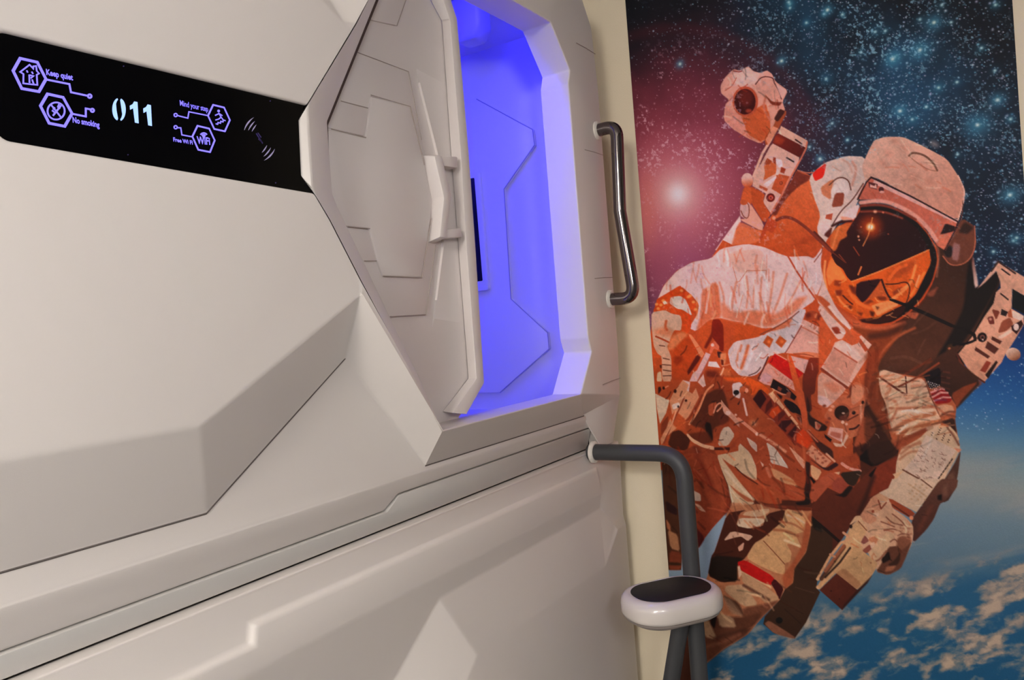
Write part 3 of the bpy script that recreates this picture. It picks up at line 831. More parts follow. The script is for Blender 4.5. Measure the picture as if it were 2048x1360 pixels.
def segdist(x, y, a, b):
    dx, dy = b[0] - a[0], b[1] - a[1]; L2 = dx * dx + dy * dy + 1e-9
    t = np.clip(((x - a[0]) * dx + (y - a[1]) * dy) / L2, 0, 1)
    return np.hypot(x - a[0] - t * dx, y - a[1] - t * dy)


def put(w, m, col, col2=None, axis=None, tex=.6):
    sl = IMG[w]; c = np.asarray(col, np.float32)
    if col2 is not None:
        (ax, ay), (bx, by) = axis; x, y = X[w], Y[w]
        t = np.clip(((x - ax) * (bx - ax) + (y - ay) * (by - ay)) / ((bx - ax) ** 2 + (by - ay) ** 2), 0, 1)[..., None]
        c = c * (1 - t) + np.asarray(col2, np.float32) * t
    else:
        c = np.broadcast_to(c, sl.shape)
    c = c * (1 + GRAIN[w][..., None] * tex)
    IMG[w] = sl * (1 - m[..., None]) + c * m[..., None]
    AM[w] = np.maximum(AM[w], m)


def p(tile, col, s, sm=1, soft=None, a=1.0, col2=None, axis=None, tex=.6):
    """filled shape; sm rounds it off, soft blurs its edge (photo pixels)."""
    P = pts_of(tile, s)
    if axis is not None: axis = pts_of(tile, axis)
    if sm: P = chaikin(P, sm)
    sf = soft or SOFT
    w = window(P, int(sf) + 3)
    if w is None: return
    x, y = X[w], Y[w]; ins = np.zeros(x.shape, bool); dm = np.full(x.shape, 1e9, np.float32)
    for i in range(len(P)):
        a_, b_ = P[i], P[(i + 1) % len(P)]
        cnd = (a_[1] > y) != (b_[1] > y)
        if abs(b_[1] - a_[1]) > 1e-9:
            ins ^= cnd & (x < (b_[0] - a_[0]) * (y - a_[1]) / (b_[1] - a_[1]) + a_[0])
        dm = np.minimum(dm, segdist(x, y, a_, b_))
    sd = np.where(ins, dm, -dm)
    put(w, np.clip(.5 + sd / sf, 0, 1) * a, col, col2, axis, tex)


def l(tile, col, wd_, s, sm=1, a=1.0, soft=1.2):
    P = pts_of(tile, s)
    if sm and len(P) > 2:
        for _ in range(2):
            o = [P[0]]
            for i in range(len(P) - 1):
                u, v = P[i], P[i + 1]
                o += [(u[0] * .75 + v[0] * .25, u[1] * .75 + v[1] * .25), (u[0] * .25 + v[0] * .75, u[1] * .25 + v[1] * .75)]
            P = o + [P[-1]]
    w = window(P, int(wd_) + 4)
    if w is None: return
    x, y = X[w], Y[w]; dm = np.full(x.shape, 1e9, np.float32)
    for u, v in zip(P, P[1:]): dm = np.minimum(dm, segdist(x, y, u, v))
    put(w, np.clip(.5 + (wd_ / 2 - dm) / soft, 0, 1) * a, col, tex=.4)


def e(tile, col, cx_, cy_, rx_, ry_=None, rot=0, soft=1.5, a=1.0, col2=None, axis=None):
    ry_ = ry_ or rx_
    c, s_ = math.cos(math.radians(rot)), math.sin(math.radians(rot))
    st_ = ' '.join('%.1f,%.1f' % (cx_ + rx_ * math.cos(t) * c - ry_ * math.sin(t) * s_, cy_ + rx_ * math.cos(t) * s_ + ry_ * math.sin(t) * c) for t in np.linspace(0, 2 * math.pi, 25)[:-1])
    p(tile, col, st_, sm=0, soft=soft, a=a, col2=col2, axis=axis)


p('P', (92, 46, 31), '1650,480 1880,480 1930,560 1925,700 1890,790 1895,880 1800,950 1720,990 1640,1015 1500,1020 1400,1000 1330,960 1325,850 1400,700 1500,600', soft=2)
p('P', (190, 84, 44), '1440,490 1640,478 1665,560 1560,575 1450,530', sm=0)
p('P', (38, 29, 28), '1870,540 1935,520 1958,578 1998,560 1990,620 1940,720 1880,770', sm=0)
# ---- backpack and gear behind the figure
p('G', (214, 108, 66), '590,530 700,560 745,590 850,1030 900,1280 860,1380 -60,1380 -60,1160 0,1110 240,1160 330,1000 440,800 560,600', col2=(192, 84, 42), axis='500,700 500,1360')
p('G', (124, 56, 42), '590,530 660,560 740,585 735,622 620,690 520,780 440,880 380,1000 330,990 440,800 560,600', soft=3)
l('G', (198, 118, 92), 2, '600,525 700,555 770,548')
l('G', (168, 70, 38), 10, '560,1330 680,1260 760,1230 840,1240', a=.5, soft=6)
# left bracket and camera
p('G', (222, 172, 156), '345,245 620,390 610,470 420,800 320,975 240,860 270,770 130,690 140,590 230,430 320,270', sm=0)
p('G', (222, 172, 152), '430,62 706,215 690,292 398,140', sm=0)
p('G', (128, 46, 36), '398,140 688,290 622,392 340,243 368,170', sm=0, col2=(96, 34, 28), axis='380,180 660,330')
p('G', (176, 70, 44), '370,160 470,205 430,260 350,235', soft=5, a=.7)
l('G', (210, 118, 92), 3.2, '702,232 690,300 640,400 540,580 430,800 322,980', sm=0)
l('G', (72, 34, 32), 3, '580,205 645,250', sm=0); l('G', (52, 28, 28), 3, '490,395 562,437', sm=0)
l('G', (226, 176, 156), 5, '392,72 320,210 235,350 140,590', sm=0)
l('G', (112, 52, 48), 1.3, '408,92 300,290 215,460', sm=0)
p('G', (206, 104, 62), '250,470 290,402 340,440 380,470 380,560 300,600 240,640 262,560')
p('G', (194, 90, 54), '385,560 520,590 430,780 330,720 360,640', sm=0)
p('G', (168, 74, 42), '250,460 285,398 335,430 310,462 270,470', sm=0)
p('G', (160, 66, 40), '345,385 375,395 375,470 345,440', sm=0)
p('G', (236, 206, 206), '238,672 380,580 378,612 290,704')
p('G', (238, 212, 212), '372,400 440,420 446,490 405,500 380,450')
p('G', (156, 62, 38), '430,490 480,510 462,562 420,545', sm=0)
p('G', (236, 200, 190), '370,575 390,510 415,530 402,575')
p('G', (190, 92, 62), '205,680 292,720 280,748 200,706', sm=0)
e('G', (112, 34, 30), 320, 812, 46); e('G', (196, 84, 64), 322, 812, 25); e('G', (120, 40, 34), 324, 812, 11)
e('G', (140, 62, 42), 430, 660, 19); e('G', (188, 90, 58), 428, 658, 9)
p('G', (192, 86, 46), '110,690 262,770 240,860 325,985 250,1085 120,870 60,745', soft=2)
p('G', (206, 98, 56), '40,700 110,700 130,880 20,900 5,840', soft=3)
e('G', (228, 184, 174), 76, 630, 62, 76, col2=(202, 92, 54), axis='70,600 80,700')
p('G', (222, 158, 138), '100,860 250,1090 230,1165 -10,1040 60,1032 100,980')
p('G', (212, 166, 160), '0,890 60,840 108,880 100,1010 60,1040 0,1000'); l('G', (150, 74, 56), 2, '10,950 40,1020 90,1030 100,900 60,850')
e('G', (200, 96, 58), 40, 860, 40, 30)
p('G', (232, 200, 196), '-260,1360 0,1000 10,1060 -40,1140 -60,1250 -110,1380', sm=0, soft=2)
p('G', (222, 122, 84), '0,1060 240,1170 220,1260 100,1300 -60,1360 -110,1380 -40,1130', soft=3, a=.8)
p('G', (186, 76, 44), '295,1020 400,1080 340,1190 280,1150 225,1265 200,1240 270,1080', soft=2)
e('G', (226, 150, 120), 355, 1025, 18)
p('A', (222, 162, 148), '145,260 175,200 240,135 290,150 345,115 380,150 430,165 480,145 515,170 540,225 630,290 590,370 610,430 570,520 520,570 470,640 430,670 340,630 230,560 170,500 180,390 210,360 150,310', col2=(216, 150, 130), axis='300,120 300,660')
p('A', (206, 100, 60), '288,462 400,420 470,380 500,470 505,570 470,640 430,655 340,605', soft=2.5)
p('A', (226, 152, 136), '178,400 240,440 290,462 345,612 430,668 340,632 230,562 170,500')
p('A', (232, 190, 178), '230,170 345,120 380,160 430,170 400,240 330,260 250,250', soft=4)
l('A', (198, 108, 88), 2.5, '340,246 268,300 212,362'); l('A', (196, 110, 92), 2, '180,290 230,260 260,200'); l('A', (150, 60, 56), 2, '240,150 280,158 300,150')
l('A', (206, 120, 98), 4, '470,330 450,420 500,500', soft=3)
e('A', (192, 92, 66), 324, 368, 92, 108); e('A', (74, 26, 24), 322, 370, 77, 92); e('A', (104, 40, 34), 328, 345, 46, 58, soft=8); e('A', (160, 66, 50), 348, 436, 22, 14, soft=4)
l('A', (92, 42, 42), 2, '398,245 440,188 520,195 530,225'); l('A', (86, 40, 42), 2, '530,232 570,300 582,350')
p('A', (228, 176, 164), '540,240 625,292 585,350 560,290'); p('A', (128, 56, 40), '462,318 520,372 590,372 570,400 510,392', soft=2)
p('A', (170, 84, 52), '560,420 628,440 545,592 470,692 462,625 530,540'); p('A', (78, 40, 36), '528,492 572,420 612,440 556,516', soft=2)
p('A', (228, 150, 120), '520,545 560,560 490,680 470,640', sm=0)
# big dark pack on the right
p('D', (88, 54, 40), '690,-20 920,-20 900,120 935,290 1050,180 1065,260 1010,350 900,560 820,660 700,750 560,810 340,790 270,700 250,600 400,520 520,480 640,330 690,150', col2=(70, 44, 34), axis='560,700 760,200')
p('D', (36, 28, 27), '885,100 932,292 1052,180 1062,250 920,500 830,630 700,740 690,690 770,560 850,400 868,200', soft=6)
p('D', (150, 104, 92), '905,90 938,270 915,285 898,140', soft=3, col2=(214, 180, 170), axis='905,120 930,260')
p('D', (136, 66, 38), '150,470 400,500 520,480 440,600 365,700 340,760 360,800 380,1000 420,1210 300,1110 270,900 290,700 200,590', soft=4)
l('D', (184, 96, 60), 5, '285,960 296,800 350,680 450,572 560,520', soft=4, a=.8); l('D', (196, 104, 72), 7, '170,490 330,532 500,492', soft=5, a=.8)
l('D', (118, 60, 40), 5, '500,800 600,730 700,715', soft=4, a=.8)
l('D', (60, 36, 28), 12, '300,570 420,555 500,500', soft=8, a=.6)
# right control unit
p('N', (224, 172, 150), '368,372 500,200 560,104 575,112 560,170 545,205 440,312', sm=0)
p('N', (216, 162, 138), '560,108 830,268 830,450 702,378 695,570 815,640 815,720 740,850 620,1040 600,1090 430,1282 300,1202 178,1010 250,920 330,820 430,650 520,520 545,410 590,370 582,300 545,200', sm=0, col2=(206, 148, 122), axis='600,200 350,1200')
p('N', (30, 30, 33), '706,378 830,452 830,628 700,560', sm=0)
l('N', (52, 36, 36), 3, '600,186 676,242', sm=0); l('N', (52, 36, 36), 3, '590,424 662,482', sm=0); l('N', (66, 44, 42), 3.5, '500,205 566,112 732,228', sm=0)
p('N', (124, 62, 48), '500,572 585,595 545,685'); p('N', (108, 50, 44), '458,655 515,640 532,718 480,722'); e('N', (190, 130, 112), 490, 672, 14)
p('N', (142, 78, 58), '560,808 600,690 680,655 715,720 640,790', soft=2); p('N', (224, 194, 178), '700,585 815,640 790,690 705,655'); p('N', (228, 190, 170), '555,850 690,765 705,795 600,862', soft=2)
p('N', (46, 32, 32), '598,572 662,602 640,645 588,628', sm=0); p('N', (170, 92, 64), '660,600 690,570 705,660 660,650', sm=0); p('N', (60, 34, 32), '690,740 790,680 810,720 745,820 700,780', sm=0); e('N', (226, 196, 186), 740, 748, 26, 34)
e('N', (38, 26, 28), 410, 848, 47); e('N', (120, 76, 68), 412, 848, 24); e('N', (36, 26, 28), 412, 850, 13); e('N', (220, 200, 190), 416, 872, 7)
for s_ in ('505,838 602,886 582,916 498,870', '462,886 572,960 530,1012 438,948', '348,942 486,1032 466,1056 334,972'):
    p('N', (88, 48, 40), s_, sm=0)
p('N', (150, 66, 50), '388,1172 452,1074 496,1094 442,1192', sm=0); p('N', (52, 34, 32), '438,1212 545,1072 562,1092 468,1250', sm=0)
e('N', (222, 186, 166), 712, 1012, 72, 62, rot=15, col2=(140, 86, 62), axis='690,960 740,1070')
l('N', (92, 48, 40), 4, '165,1010 205,1100 300,1200 430,1285', sm=0); e('N', (70, 46, 32), 110, 962, 48, soft=5); e('N', (196, 120, 84), 92, 958, 13)
l('N', (30, 24, 26), 5, '130,925 240,915 340,880 350,850 310,810 270,800')
p('N', (158, 74, 46), '160,1040 300,1210 420,1290 330,1360 150,1360', soft=5, a=.8)

# ---- torso, left arm
p('C', (196, 86, 46), '60,390 110,270 190,180 280,130 390,110 460,0 520,30 600,20 700,40 830,90 940,100 1060,30 1090,90 1230,330 1230,1360 60,1360 60,900 30,560', sm=0)
p('C', (226, 192, 187), '70,360 110,270 190,180 280,130 390,110 450,50 600,22 700,40 790,80 850,100 960,95 1000,110 1052,36 1040,150 1050,250 1000,360 940,400 860,470 760,520 700,530 600,490 520,480 440,460 380,470 300,540 260,520 310,440 320,380 280,330 210,270 150,310 80,400')
p('C', (224, 176, 162), '500,70 690,50 725,180 560,195 515,160', soft=4)
p('C', (212, 116, 82), '335,300 430,240 455,460 380,472 300,542 330,440', soft=5)
p('C', (216, 122, 90), '450,360 520,425 640,415 760,440 840,400 900,340 965,330 900,420 760,515 600,492 520,482 450,462', soft=8, a=.85)
for s_, wd2 in (('600,215 612,300 600,400', 4), ('690,220 680,350 690,450', 4), ('760,190 745,330 730,420', 5), ('840,200 800,330 760,430', 5), ('920,240 860,360 800,440', 4), ('540,250 520,340 510,430', 5), ('350,300 345,380 330,440', 5), ('400,260 410,350 400,440', 5), ('440,250 470,340 465,440', 4), ('650,240 640,330 640,400', 3)):
    l('C', (214, 134, 108), wd2, s_, soft=3, a=.75)
for s_ in ('575,220 580,300 560,400', '720,210 712,300 715,420', '380,270 372,350 360,430', '640,230 660,320 665,400', '880,180 850,290 800,370'):
    l('C', (234, 208, 204), 4, s_, soft=3, a=.7)
l('C', (200, 122, 98), 1.5, '560,242 602,182 716,180 716,232', sm=0); l('C', (206, 130, 108), 1.4, '520,160 545,250 560,242', sm=0)
l('C', (188, 84, 56), 3.5, '845,95 900,190 960,280 1010,350', sm=0); l('C', (158, 74, 56), 2, '1000,130 1045,70 1050,30', sm=0)
for x_, y_ in ((425, 165), (545, 270), (640, 140), (330, 200), (470, 90), (540, 310)): e('C', (196, 150, 160), x_, y_, 4)
p('H', (206, 82, 36), '90,260 230,180 410,70 440,120 540,220 620,330 630,410 580,490 500,300 420,220 300,220 230,300 270,340 380,400 480,400 560,470 560,640 520,720 440,800 430,480 300,450 200,390 100,440 40,430 80,330')
p('H', (216, 196, 186), '280,232 410,216 480,260 525,350 575,490 440,402 370,392 268,320')
for x_, y_ in ((150, 340), (110, 390), (180, 280), (90, 330), (430, 145), (520, 230), (545, 215), (620, 400), (590, 300)): e('H', (236, 150, 90), x_, y_, 22, 18, soft=3)
p('H', (222, 204, 190), '170,300 210,280 240,320 190,335', soft=2)
p('H', (206, 168, 150), '20,440 200,408 300,460 415,480 435,580 420,690 330,680 290,760 262,860 235,900 292,1060 295,1380 165,1380 160,1040 100,1000 50,900 20,640', col2=(208, 158, 134), axis='200,420 200,1300')
p('H', (214, 122, 86), '60,680 200,640 310,690 290,780 180,760 70,740', soft=10, a=.7); l('H', (170, 72, 42), 3.5, '80,768 180,810 262,850'); l('H', (190, 96, 64), 5, '220,560 205,640 230,680', soft=3)
p('H', (216, 128, 88), '300,760 440,700 520,740 330,930 250,960 240,900', soft=6)
for s_ in ('130,890 200,900', '180,1062 262,1082', '165,1150 282,1160', '180,1225 285,1240', '180,1305 285,1300'): l('H', (112, 62, 50), 2, s_, sm=0)
p('H', (182, 82, 46), '70,1045 150,1060 162,1180 150,1240 85,1200'); p('H', (84, 40, 30), '130,1160 158,1150 160,1200 140,1200'); p('H', (214, 178, 150), '100,1260 150,1240 165,1380 90,1380')
p('H', (190, 76, 34), '460,800 540,770 700,1060 560,1360 300,1360 295,1060 330,950', soft=4, a=.9)
p('H', (206, 92, 46), '640,690 780,560 860,540 840,700 760,860 720,900', soft=5, a=.6)
p('H', (136, 42, 24), '845,540 940,530 1000,620 1005,970 960,970 880,820 830,760'); p('H', (122, 42, 24), '850,690 730,920 770,935 850,790', soft=3)
p('H', (96, 34, 24), '640,1010 695,1060 520,1300 505,1240', soft=2.5); p('H', (150, 56, 26), '330,1040 440,1030 450,1085 380,1165 320,1120', soft=6)
p('H', (226, 138, 98), '520,735 565,745 745,1000 700,1065 640,960'); p('H', (222, 114, 84), '830,870 880,825 945,900 930,955 870,930 830,1010 805,990'); e('H', (236, 190, 180), 850, 884, 22)
p('H', (216, 172, 166), '760,985 825,1010 780,1110 640,1380 535,1380 580,1275 640,1225', sm=0); l('H', (190, 92, 66), 3, '800,1090 730,1230 660,1360', sm=0)
p('H', (226, 202, 196), '800,1108 905,1112 955,1195 785,1172', sm=0); p('H', (64, 34, 36), '910,970 975,980 985,1050 930,1060', soft=2); p('H', (216, 134, 92), '950,1000 1040,990 1030,1120 990,1180 960,1120', soft=3); p('H', (110, 42, 28), '965,1080 1000,1090 1000,1170 970,1150', soft=2)
p('H', (206, 106, 62), '940,1240 1060,1190 1110,1290 1080,1320 950,1310', soft=3); l('H', (236, 176, 140), 3, '1000,1200 980,1260 960,1290')
p('H', (120, 48, 30), '760,1230 900,1230 960,1330 900,1380 760,1330', soft=8)
# pouch and waist lining
p('C', (226, 196, 192), '488,660 530,600 640,580 700,560 830,575 845,660 720,690 690,770 640,805 560,802 508,750')
for s_ in ('545,710 560,640 580,610', '590,735 610,680 640,620', '640,720 660,660 690,600'): l('C', (216, 132, 100), 5, s_, soft=3, a=.85)
p('J', (202, 88, 42), '-60,200 60,185 330,250 450,238 330,312 240,372 0,402 -80,420', soft=2.5)
p('J', (214, 120, 88), '0,60 200,20 420,30 440,190 330,240 100,190 0,170', soft=10, a=.7); l('J', (228, 196, 186), 4, '120,40 80,130 60,190', soft=3, a=.7); l('J', (226, 190, 180), 5, '330,60 290,160 300,230', soft=3, a=.7)
p('J', (214, 192, 192), '790,-10 905,-10 832,200 615,590 470,560 300,490 240,410 380,300 640,235')
p('J', (222, 142, 112), '500,230 700,110 720,150 640,235 440,300', soft=5, a=.7)
l('J', (142, 74, 56), 2.4, '280,330 500,232 690,112 800,20'); l('J', (206, 140, 120), 3, '470,130 640,90 760,0', soft=2)
p('J', (216, 188, 184), '-20,420 245,392 470,556 385,650 250,870 120,905 -20,885', soft=2); l('J', (214, 116, 80), 6, '110,490 70,640 20,790', soft=4); l('J', (214, 130, 100), 4, '20,480 0,560', soft=3); l('J', (232, 210, 206), 6, '180,480 150,640 80,800', soft=4)
for s_ in ('372,345 456,398 402,515 312,442', '542,345 634,420 564,515 482,442'):
    p('J', (206, 176, 168), s_, sm=0, soft=4); p('J', (188, 86, 42), s_, sm=0, soft=2)
e('J', (222, 120, 66), 395, 430, 22, soft=5); e('J', (222, 120, 66), 570, 430, 22, soft=5)
# chest pack
p('J', (220, 162, 148), '850,125 1330,360 1100,780 1140,640 930,572 700,592 615,585 830,200', sm=0)
p('J', (224, 170, 156), '880,135 1310,350 1230,470 850,235', sm=0)
p('J', (168, 76, 46), '868,112 960,-10 1190,100 1165,178 1040,120 920,142'); p('J', (220, 130, 90), '1000,60 1050,40 1060,120 1010,110', soft=3); e('J', (120, 48, 32), 930, 70, 38, soft=5); e('J', (126, 52, 36), 1085, 105, 36, soft=5)
l('J', (200, 122, 100), 3, '850,235 1040,330 1225,455', sm=0); l('J', (150, 72, 62), 2, '845,205 730,400 615,585', sm=0); l('J', (142, 70, 58), 2, '1265,465 1180,600 1100,760', sm=0); l('J', (190, 112, 92), 2, '1230,460 1150,590', sm=0)
for k in range(5): l('J', (176, 108, 92), 1.4, '%d,%d %d,%d' % (960 + k * 62, 222 + k * 36, 990 + k * 62, 168 + k * 36), sm=0)
l('J', (92, 48, 44), 1.8, '1220,440 1252,388', sm=0); l('J', (92, 48, 44), 1.8, '1170,520 1190,480', sm=0)
p('J', (218, 128, 94), '715,592 900,568 1185,602 1150,655 930,645', soft=2); l('J', (170, 78, 52), 2, '730,598 900,600 1000,630')
p('J', (134, 52, 34), '930,645 1155,655 1100,790 1040,900 1020,1130 960,1160 985,1380 870,1380 850,1120 850,900', col2=(110, 46, 32), axis='1000,680 930,1340')
p('J', (200, 34, 28), '475,588 720,750 862,862 800,925 720,965 560,850 383,700', sm=0); l('J', (224, 150, 132), 2, '460,580 640,680', sm=0)
p('J', (218, 166, 156), '690,622 932,680 872,862 745,770', sm=0); p('J', (222, 130, 96), '715,740 760,780 740,800', sm=0)
p('J', (216, 152, 138), '383,722 720,968 775,1115 450,930 420,1030 330,1010 245,955 330,780', sm=0); p('J', (212, 158, 160), '330,850 440,900 380,1010 260,950', soft=5)
for k in range(5): l('J', (190, 116, 96), 1.4, '%d,%d %d,%d' % (520 + k * 42, 925 + k * 30, 545 + k * 42, 870 + k * 30), sm=0)
p('J', (216, 96, 50), '640,620 692,620 742,760 800,960 852,1120 895,1380 818,1380 758,1130 700,900')
p('J', (44, 26, 30), '452,938 640,1050 772,1180 740,1232 560,1120 408,1052', sm=0); p('J', (150, 70, 50), '520,1035 572,1068 552,1105 508,1082', sm=0); p('J', (158, 76, 52), '642,1118 696,1112 682,1205 606,1172', sm=0)
l('J', (206, 140, 116), 2, '440,1070 560,1140 620,1150', sm=0); p('J', (42, 27, 29), '620,1208 760,1280 850,1400 700,1400 586,1258', soft=2); p('J', (54, 28, 26), '490,1130 580,1170 560,1220', soft=3)
l('J', (104, 48, 44), 3, '382,640 320,790 248,930', sm=0); l('J', (104, 52, 48), 2, '280,780 230,850 120,890'); l('J', (190, 110, 90), 2, '280,650 330,660 380,600')
p('J', (232, 96, 36), '-60,905 120,915 330,1020 410,1100 360,1170 270,1080 170,1175 60,1060 -40,980')
p('J', (72, 26, 27), '272,1066 378,1160 300,1345 165,1230', soft=2.5)

# ---- lower left: tools at the hip
p('I', (176, 76, 40), '560,160 700,200 900,180 1133,200 1133,800 900,800 700,900 430,840 400,760 560,560 620,340', soft=5)
p('I', (232, 98, 40), '820,190 1133,200 1133,300 1000,250 860,240', soft=5)
p('I', (216, 188, 166), '60,380 220,460 182,600 112,722 80,560', sm=0)
p('I', (214, 146, 112), '370,228 450,250 428,350 480,380 520,318 555,420 440,640 380,700 280,790 210,850 128,965 118,900 250,620 222,460 262,378', sm=0)
p('I', (146, 64, 38), '120,730 215,620 195,760 128,860', soft=2); p('I', (206, 92, 50), '225,650 290,575 410,680 390,790 300,770 260,730', soft=3); p('I', (230, 202, 190), '248,505 330,478 345,525 262,565'); l('I', (166, 72, 46), 3, '390,420 330,560 240,740 160,940', sm=0); l('I', (226, 160, 128), 3, '300,560 250,720 180,850', sm=0)
e('I', (70, 34, 30), 285, 352, 16, 22); e('I', (84, 38, 30), 408, 460, 14); e('I', (60, 32, 32), 320, 528, 10, 14); e('I', (64, 34, 28), 155, 318, 14, 18); p('I', (66, 32, 28), '90,310 118,300 130,340 95,390', soft=2)
p('I', (220, 184, 176), '372,228 455,250 440,360 415,345 440,280', sm=0); p('I', (222, 180, 166), '540,250 605,160 632,290 600,310', sm=0); p('I', (196, 86, 48), '530,260 600,310 590,400 560,420', sm=0)
p('I', (106, 50, 30), '620,400 740,330 830,330 900,560 880,700 720,770 705,915 640,810 590,770 480,745 450,705 560,560', soft=4)
p('I', (44, 27, 22), '640,700 690,720 715,905 692,922 640,830 620,740', soft=3); p('I', (66, 36, 28), '690,470 760,455 730,480', soft=2); p('I', (120, 54, 34), '760,630 870,600 900,690 800,740', soft=6)
p('I', (194, 88, 52), '660,505 762,470 722,640 662,622'); l('I', (228, 152, 122), 3, '722,600 745,520 800,478 825,520 760,582'); e('I', (232, 160, 130), 815, 490, 15)
l('I', (222, 142, 102), 4, '445,728 545,580 600,440 640,345 715,283'); l('I', (150, 62, 36), 4, '420,690 540,520 590,400', soft=3)
p('I', (218, 154, 130), '800,440 850,510 1000,675 1133,770 1133,825 1030,785 900,645 835,605'); p('I', (188, 84, 48), '900,690 1020,790 960,830 900,760', soft=3); e('I', (230, 190, 176), 885, 600, 30, 24); e('I', (230, 178, 160), 1030, 805, 14); e('I', (228, 170, 150), 972, 622, 14)
p('I', (218, 188, 164), '835,765 895,752 962,850 880,975 768,972 798,825')
p('I', (222, 192, 184), '928,270 1020,248 1055,290 1035,360 1020,440 940,410'); e('I', (38, 30, 32), 978, 368, 34, 28); e('I', (202, 98, 58), 1058, 345, 46); l('I', (60, 32, 28), 3, '1075,370 1040,440 1000,500'); e('I', (226, 150, 120), 1095, 345, 20, 26)
p('I', (224, 182, 162), '1050,435 1085,490 1105,625 1075,570'); p('I', (88, 42, 28), '200,950 245,815 340,790 460,900 420,1030 260,1010', soft=3); p('I', (118, 52, 30), '420,840 640,800 720,930 600,960 480,900', soft=5)
p('I', (152, 66, 38), '320,1060 420,1010 500,965 730,1015 760,1080 850,1380 380,1380 300,1140', soft=3)
l('I', (122, 50, 32), 10, '520,1000 600,1160 690,1360', soft=8, a=.7); l('I', (176, 80, 46), 8, '620,1020 700,1140 780,1340', soft=8, a=.8)
p('I', (230, 178, 142), '412,838 432,835 482,888 600,955 732,980 726,1022 600,992 480,932 425,868'); p('I', (88, 38, 27), '728,990 908,988 905,1022 728,1022', sm=0); p('I', (178, 76, 42), '905,985 1010,860 1060,820 1133,870 1133,1100 1010,925 915,1020', soft=3)

# ---- waist
p('K', (182, 80, 46), '-10,-10 170,110 640,640 900,720 1160,860 1484,760 1484,1360 -10,1360', soft=4)
p('K', (196, 90, 50), '100,130 260,250 460,430 640,650 600,690 400,640 260,550 100,420', soft=6, col2=(176, 74, 40), axis='150,250 600,640')
p('K', (152, 56, 36), '170,110 262,8 330,60 400,110 560,250 740,460 800,500 905,620 760,722 640,640 460,430 260,240', sm=0)
for c_, s_ in (((68, 25, 28), '160,110 262,8 325,110 250,232'), ((100, 36, 27), '325,180 380,112 405,200 310,292'), ((232, 82, 30), '395,235 472,195 505,262 410,352 355,305'), ((108, 40, 32), '470,300 535,250 562,300 470,392'),
               ((72, 29, 30), '520,380 640,368 665,420 560,522 475,442'), ((150, 60, 40), '560,480 640,400 655,430 590,520'), ((78, 30, 30), '590,545 682,440 705,470 650,595'), ((232, 74, 26), '700,545 785,468 905,622 830,722 700,645')):
    p('K', c_, s_, sm=0, soft=2.5)
for s_ in ('350,50 402,18 472,110 430,162', '448,152 480,112 552,212 528,242', '540,242 562,220 632,312 602,332', '618,342 642,320 722,420 700,442', '698,450 722,438 748,495'): p('K', (228, 168, 132), s_, sm=0)
p('K', (42, 27, 30), '548,142 640,140 722,210 775,325 720,302 620,232'); p('K', (126, 54, 38), '730,300 780,340 770,420 690,330', soft=4)
p('K', (62, 36, 31), '825,60 870,200 862,320 1085,450 1062,505 960,510 838,410', soft=3); p('K', (78, 43, 36), '828,480 965,622 1145,742 1162,860 980,745', soft=3); p('K', (216, 96, 56), '688,-10 782,-10 832,300 832,500 780,500 758,300')
p('K', (206, 130, 104), '925,380 1010,430 970,500 930,480', soft=2); p('K', (184, 76, 52), '950,420 1000,440 970,480', soft=2); l('K', (204, 116, 88), 3, '830,505 960,640', sm=0)
p('K', (216, 148, 118), '890,678 1132,880 1042,972 818,782', sm=0)
for x_, y_ in ((930, 740), (900, 780), (1000, 800), (1030, 840), (960, 850), (1060, 880), (1020, 900), (980, 780)): e('K', (176, 86, 62), x_, y_, 16, 11, soft=3)
l('K', (226, 164, 134), 4, '1070,790 1170,882', sm=0); p('K', (66, 34, 36), '850,842 1032,982 1105,1002 1225,930 1180,890 1050,975', soft=2.5)
p('K', (222, 168, 128), '870,915 1015,1000 952,1125 878,1062'); p('K', (40, 27, 25), '858,1075 880,1070 938,1135 910,1160', sm=0); l('K', (222, 152, 134), 6, '1262,910 1340,968 1484,1002'); p('K', (226, 180, 150), '1160,1022 1240,1010 1215,1062', sm=0)
p('K', (224, 162, 134), '598,688 700,780 805,880 795,985 700,862')
p('K', (216, 190, 172), '322,640 440,720 612,975 500,935 380,905 362,780'); p('K', (220, 186, 168), '75,575 208,665 212,775 130,695'); p('K', (216, 182, 152), '-20,640 130,780 205,960 202,1135 60,1045 -20,1000'); p('K', (226, 182, 162), '248,878 296,922 280,955'); p('K', (212, 152, 112), '375,955 500,1010 650,1100 725,1205 560,1160 420,1080', soft=2.5)
p('K', (218, 130, 100), '305,960 340,940 400,1080 360,1090', soft=3, a=.8)
p('K', (64, 38, 33), '808,880 872,900 862,1080 885,1200 835,1380 785,1260 820,1100', soft=3); p('K', (188, 86, 52), '190,1165 640,1165 785,1265 760,1380 300,1310 90,1170', soft=3)
l('K', (222, 144, 116), 6, '-20,355 100,450 210,540'); l('K', (220, 146, 116), 6, '250,555 360,620 560,760', soft=3); e('K', (236, 190, 168), 208, 545, 18, 22); l('K', (226, 184, 172), 4, '40,110 60,200 85,310'); e('K', (218, 130, 90), 165, 410, 50, 40, soft=8)
p('K', (192, 92, 62), '878,1210 1000,1080 1160,1020 1255,1062 1160,1160 1060,1205 1000,1380 878,1380', soft=2.5); p('K', (168, 76, 56), '1150,1120 1250,1078 1345,1172 1260,1285 1130,1205', soft=2.5); p('K', (60, 43, 34), '1228,1022 1484,1000 1400,1195 1320,1160', soft=3); p('K', (44, 30, 27), '1130,1240 1262,1295 1342,1190 1385,1200 1290,1335 1215,1345', soft=3)

